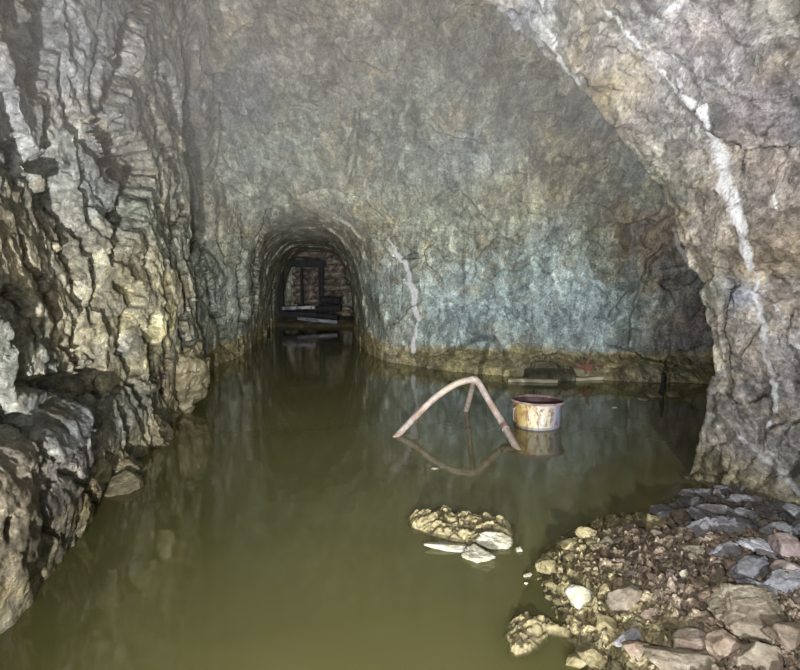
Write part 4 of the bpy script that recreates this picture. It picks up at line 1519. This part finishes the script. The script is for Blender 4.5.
# mud bank that carries the timbers
nx, ny = 60, 60
gx, gy = np.meshgrid(np.linspace(-4.6, -1.0, nx), np.linspace(17.0, 22.2, ny), indexing='ij')
P = np.stack([gx.ravel(), gy.ravel(), gx.ravel() * 0], 1)
zz = -.25 + .42 * sstep(17.4, 19.2, P[:, 1]) + .05 * fbm(P * 2.5, 3)
V = np.stack([P[:, 0], P[:, 1], zz], 1)
i = np.arange(nx * ny).reshape(nx, ny)
Q = np.stack([i[:-1, :-1].ravel(), i[1:, :-1].ravel(), i[1:, 1:].ravel(), i[:-1, 1:].ravel()], 1)
me = mesh_np('mud', V, Q)
mud = link('mud', me, M_WETBROWN)
tag(mud, 'dark mud bank under the timbers at the tunnel end', 'mud', kind='stuff')

# ------------------------------------------------------------------ water
def build_water():
    res_x, res_y = 260, 400
    X = np.linspace(-4.6, 7.6, res_x)
    Y = np.concatenate([np.linspace(-5.9, 1.9, 30), np.linspace(1.92, 5.0, 260), np.linspace(5.03, 22.8, 120)])
    X = np.concatenate([np.linspace(-4.8, -0.1, 60), np.linspace(-.08, 2.6, 240), np.linspace(2.65, 7.6, 40)])
    gx, gy = np.meshgrid(X, Y, indexing='ij')
    x, y = gx.ravel(), gy.ravel()
    bed = heap_h(x, y)
    P = np.stack([x, y], 1)
    for poly in (polyI1, polyI2):
        d = poly_sd(P, poly)
        bed = np.maximum(bed, np.where(d > 0, 0, np.maximum(d * .9, -.6)))
    depth = np.maximum(-bed, 0)
    # silt haze of the water over the bed, by its depth
    op = 1 - np.exp(-(depth + .006) / .020)
    op = np.clip(op, .15, 1.0)
    op[depth > .1] = 1.0
    i = np.arange(len(x)).reshape(len(X), len(Y))
    Q = np.stack([i[:-1, :-1].ravel(), i[1:, :-1].ravel(), i[1:, 1:].ravel(), i[:-1, 1:].ravel()], 1)
    me = mesh_np('water', np.stack([x, y, np.zeros(len(x))], 1), Q)
    b = me.attributes.new('murk', 'FLOAT', 'POINT')
    b.data.foreach_set('value', op.astype(np.float32))
    return me


wt = link('water', build_water(), M_WATER)
tag(wt, 'still murky olive green pool flooding the mine floor', 'water', kind='stuff')


# ------------------------------------------------------------------ light
def lamp(name, kind, loc, energy, color=(1, 1, 1), radius=.05, aim=None, angle=90, blend=.6):
    ld = bpy.data.lights.new(name, kind)
    ld.energy = energy
    ld.color = color
    ld.shadow_soft_size = radius
    o = bpy.data.objects.new(name, ld)
    COL.objects.link(o)
    o.location = loc
    if kind == 'SPOT':
        ld.spot_size = R(angle); ld.spot_blend = blend
        o.rotation_euler = (Vector(aim) - Vector(loc)).to_track_quat('-Z', 'Y').to_euler()
    return o


lamp('fill_left', 'SPOT', (.2, -1.2, 1.6), 210, (1, .98, .95), .07, (-2.0, 5.2, 3.4), 80, 1.0)  # added fill spot that brightens the left wall
lamp('fill_heap', 'SPOT', (-.1, .1, 1.45), 175, (1, .96, .94), .04, (1.15, 2.9, .1), 105, 1.0)  # added fill spot for the heap and the near water
lamp('beam_left', 'SPOT', (-.56, -.7, .42), 3000, (1, .985, .96), .04, (-.5, 9, 4.0), 84, 1.0)
lamp('beam_right', 'SPOT', (.85, -3.4, 1.8), 2100, (.94, .98, 1), .06, (1.7, 9.5, 2.2), 62, 1.0)
lamp('fill_tunnel', 'SPOT', (-.2, 0, 1.3), 1700, (1, .98, .95), .05, (-2.0, 16, 1.6), 36, 1.0)  # added narrow spot that brightens the far tunnel

# ------------------------------------------------------------------ haze under the roof
hz = box_mesh('haze', (11.5, 9.5, 3.2))
mh = bpy.data.materials.new('damp_haze'); mh.use_nodes = True
nt = mh.node_tree; nt.nodes.clear()
o_ = nd(nt, 'ShaderNodeOutputMaterial')
vs = nd(nt, 'ShaderNodeVolumeScatter')
vs.inputs['Color'].default_value = (.95, .91, .87, 1)
vs.inputs['Density'].default_value = HAZE
nt.links.new(vs.outputs[0], o_.inputs['Volume'])
ho = link('haze', hz, mh, loc=(1.2, 5.9, 2.15 + 1.6))
tag(ho, 'thin grey haze hanging under the roof of the mine', 'haze', kind='stuff')

w = bpy.data.worlds.new('world'); scene.world = w
w.use_nodes = True
w.node_tree.nodes['Background'].inputs[0].default_value = (0, 0, 0, 1)
w.node_tree.nodes['Background'].inputs[1].default_value = 0

scene.view_settings.view_transform = 'Standard'
scene.view_settings.look = 'None'
scene.view_settings.exposure = 0.08
scene.view_settings.gamma = 1.0
scene.view_settings.use_curve_mapping = False
scene.cycles.use_denoising = True
scene.cycles.max_bounces = 6
scene.cycles.diffuse_bounces = 4
scene.cycles.transparent_max_bounces = 8
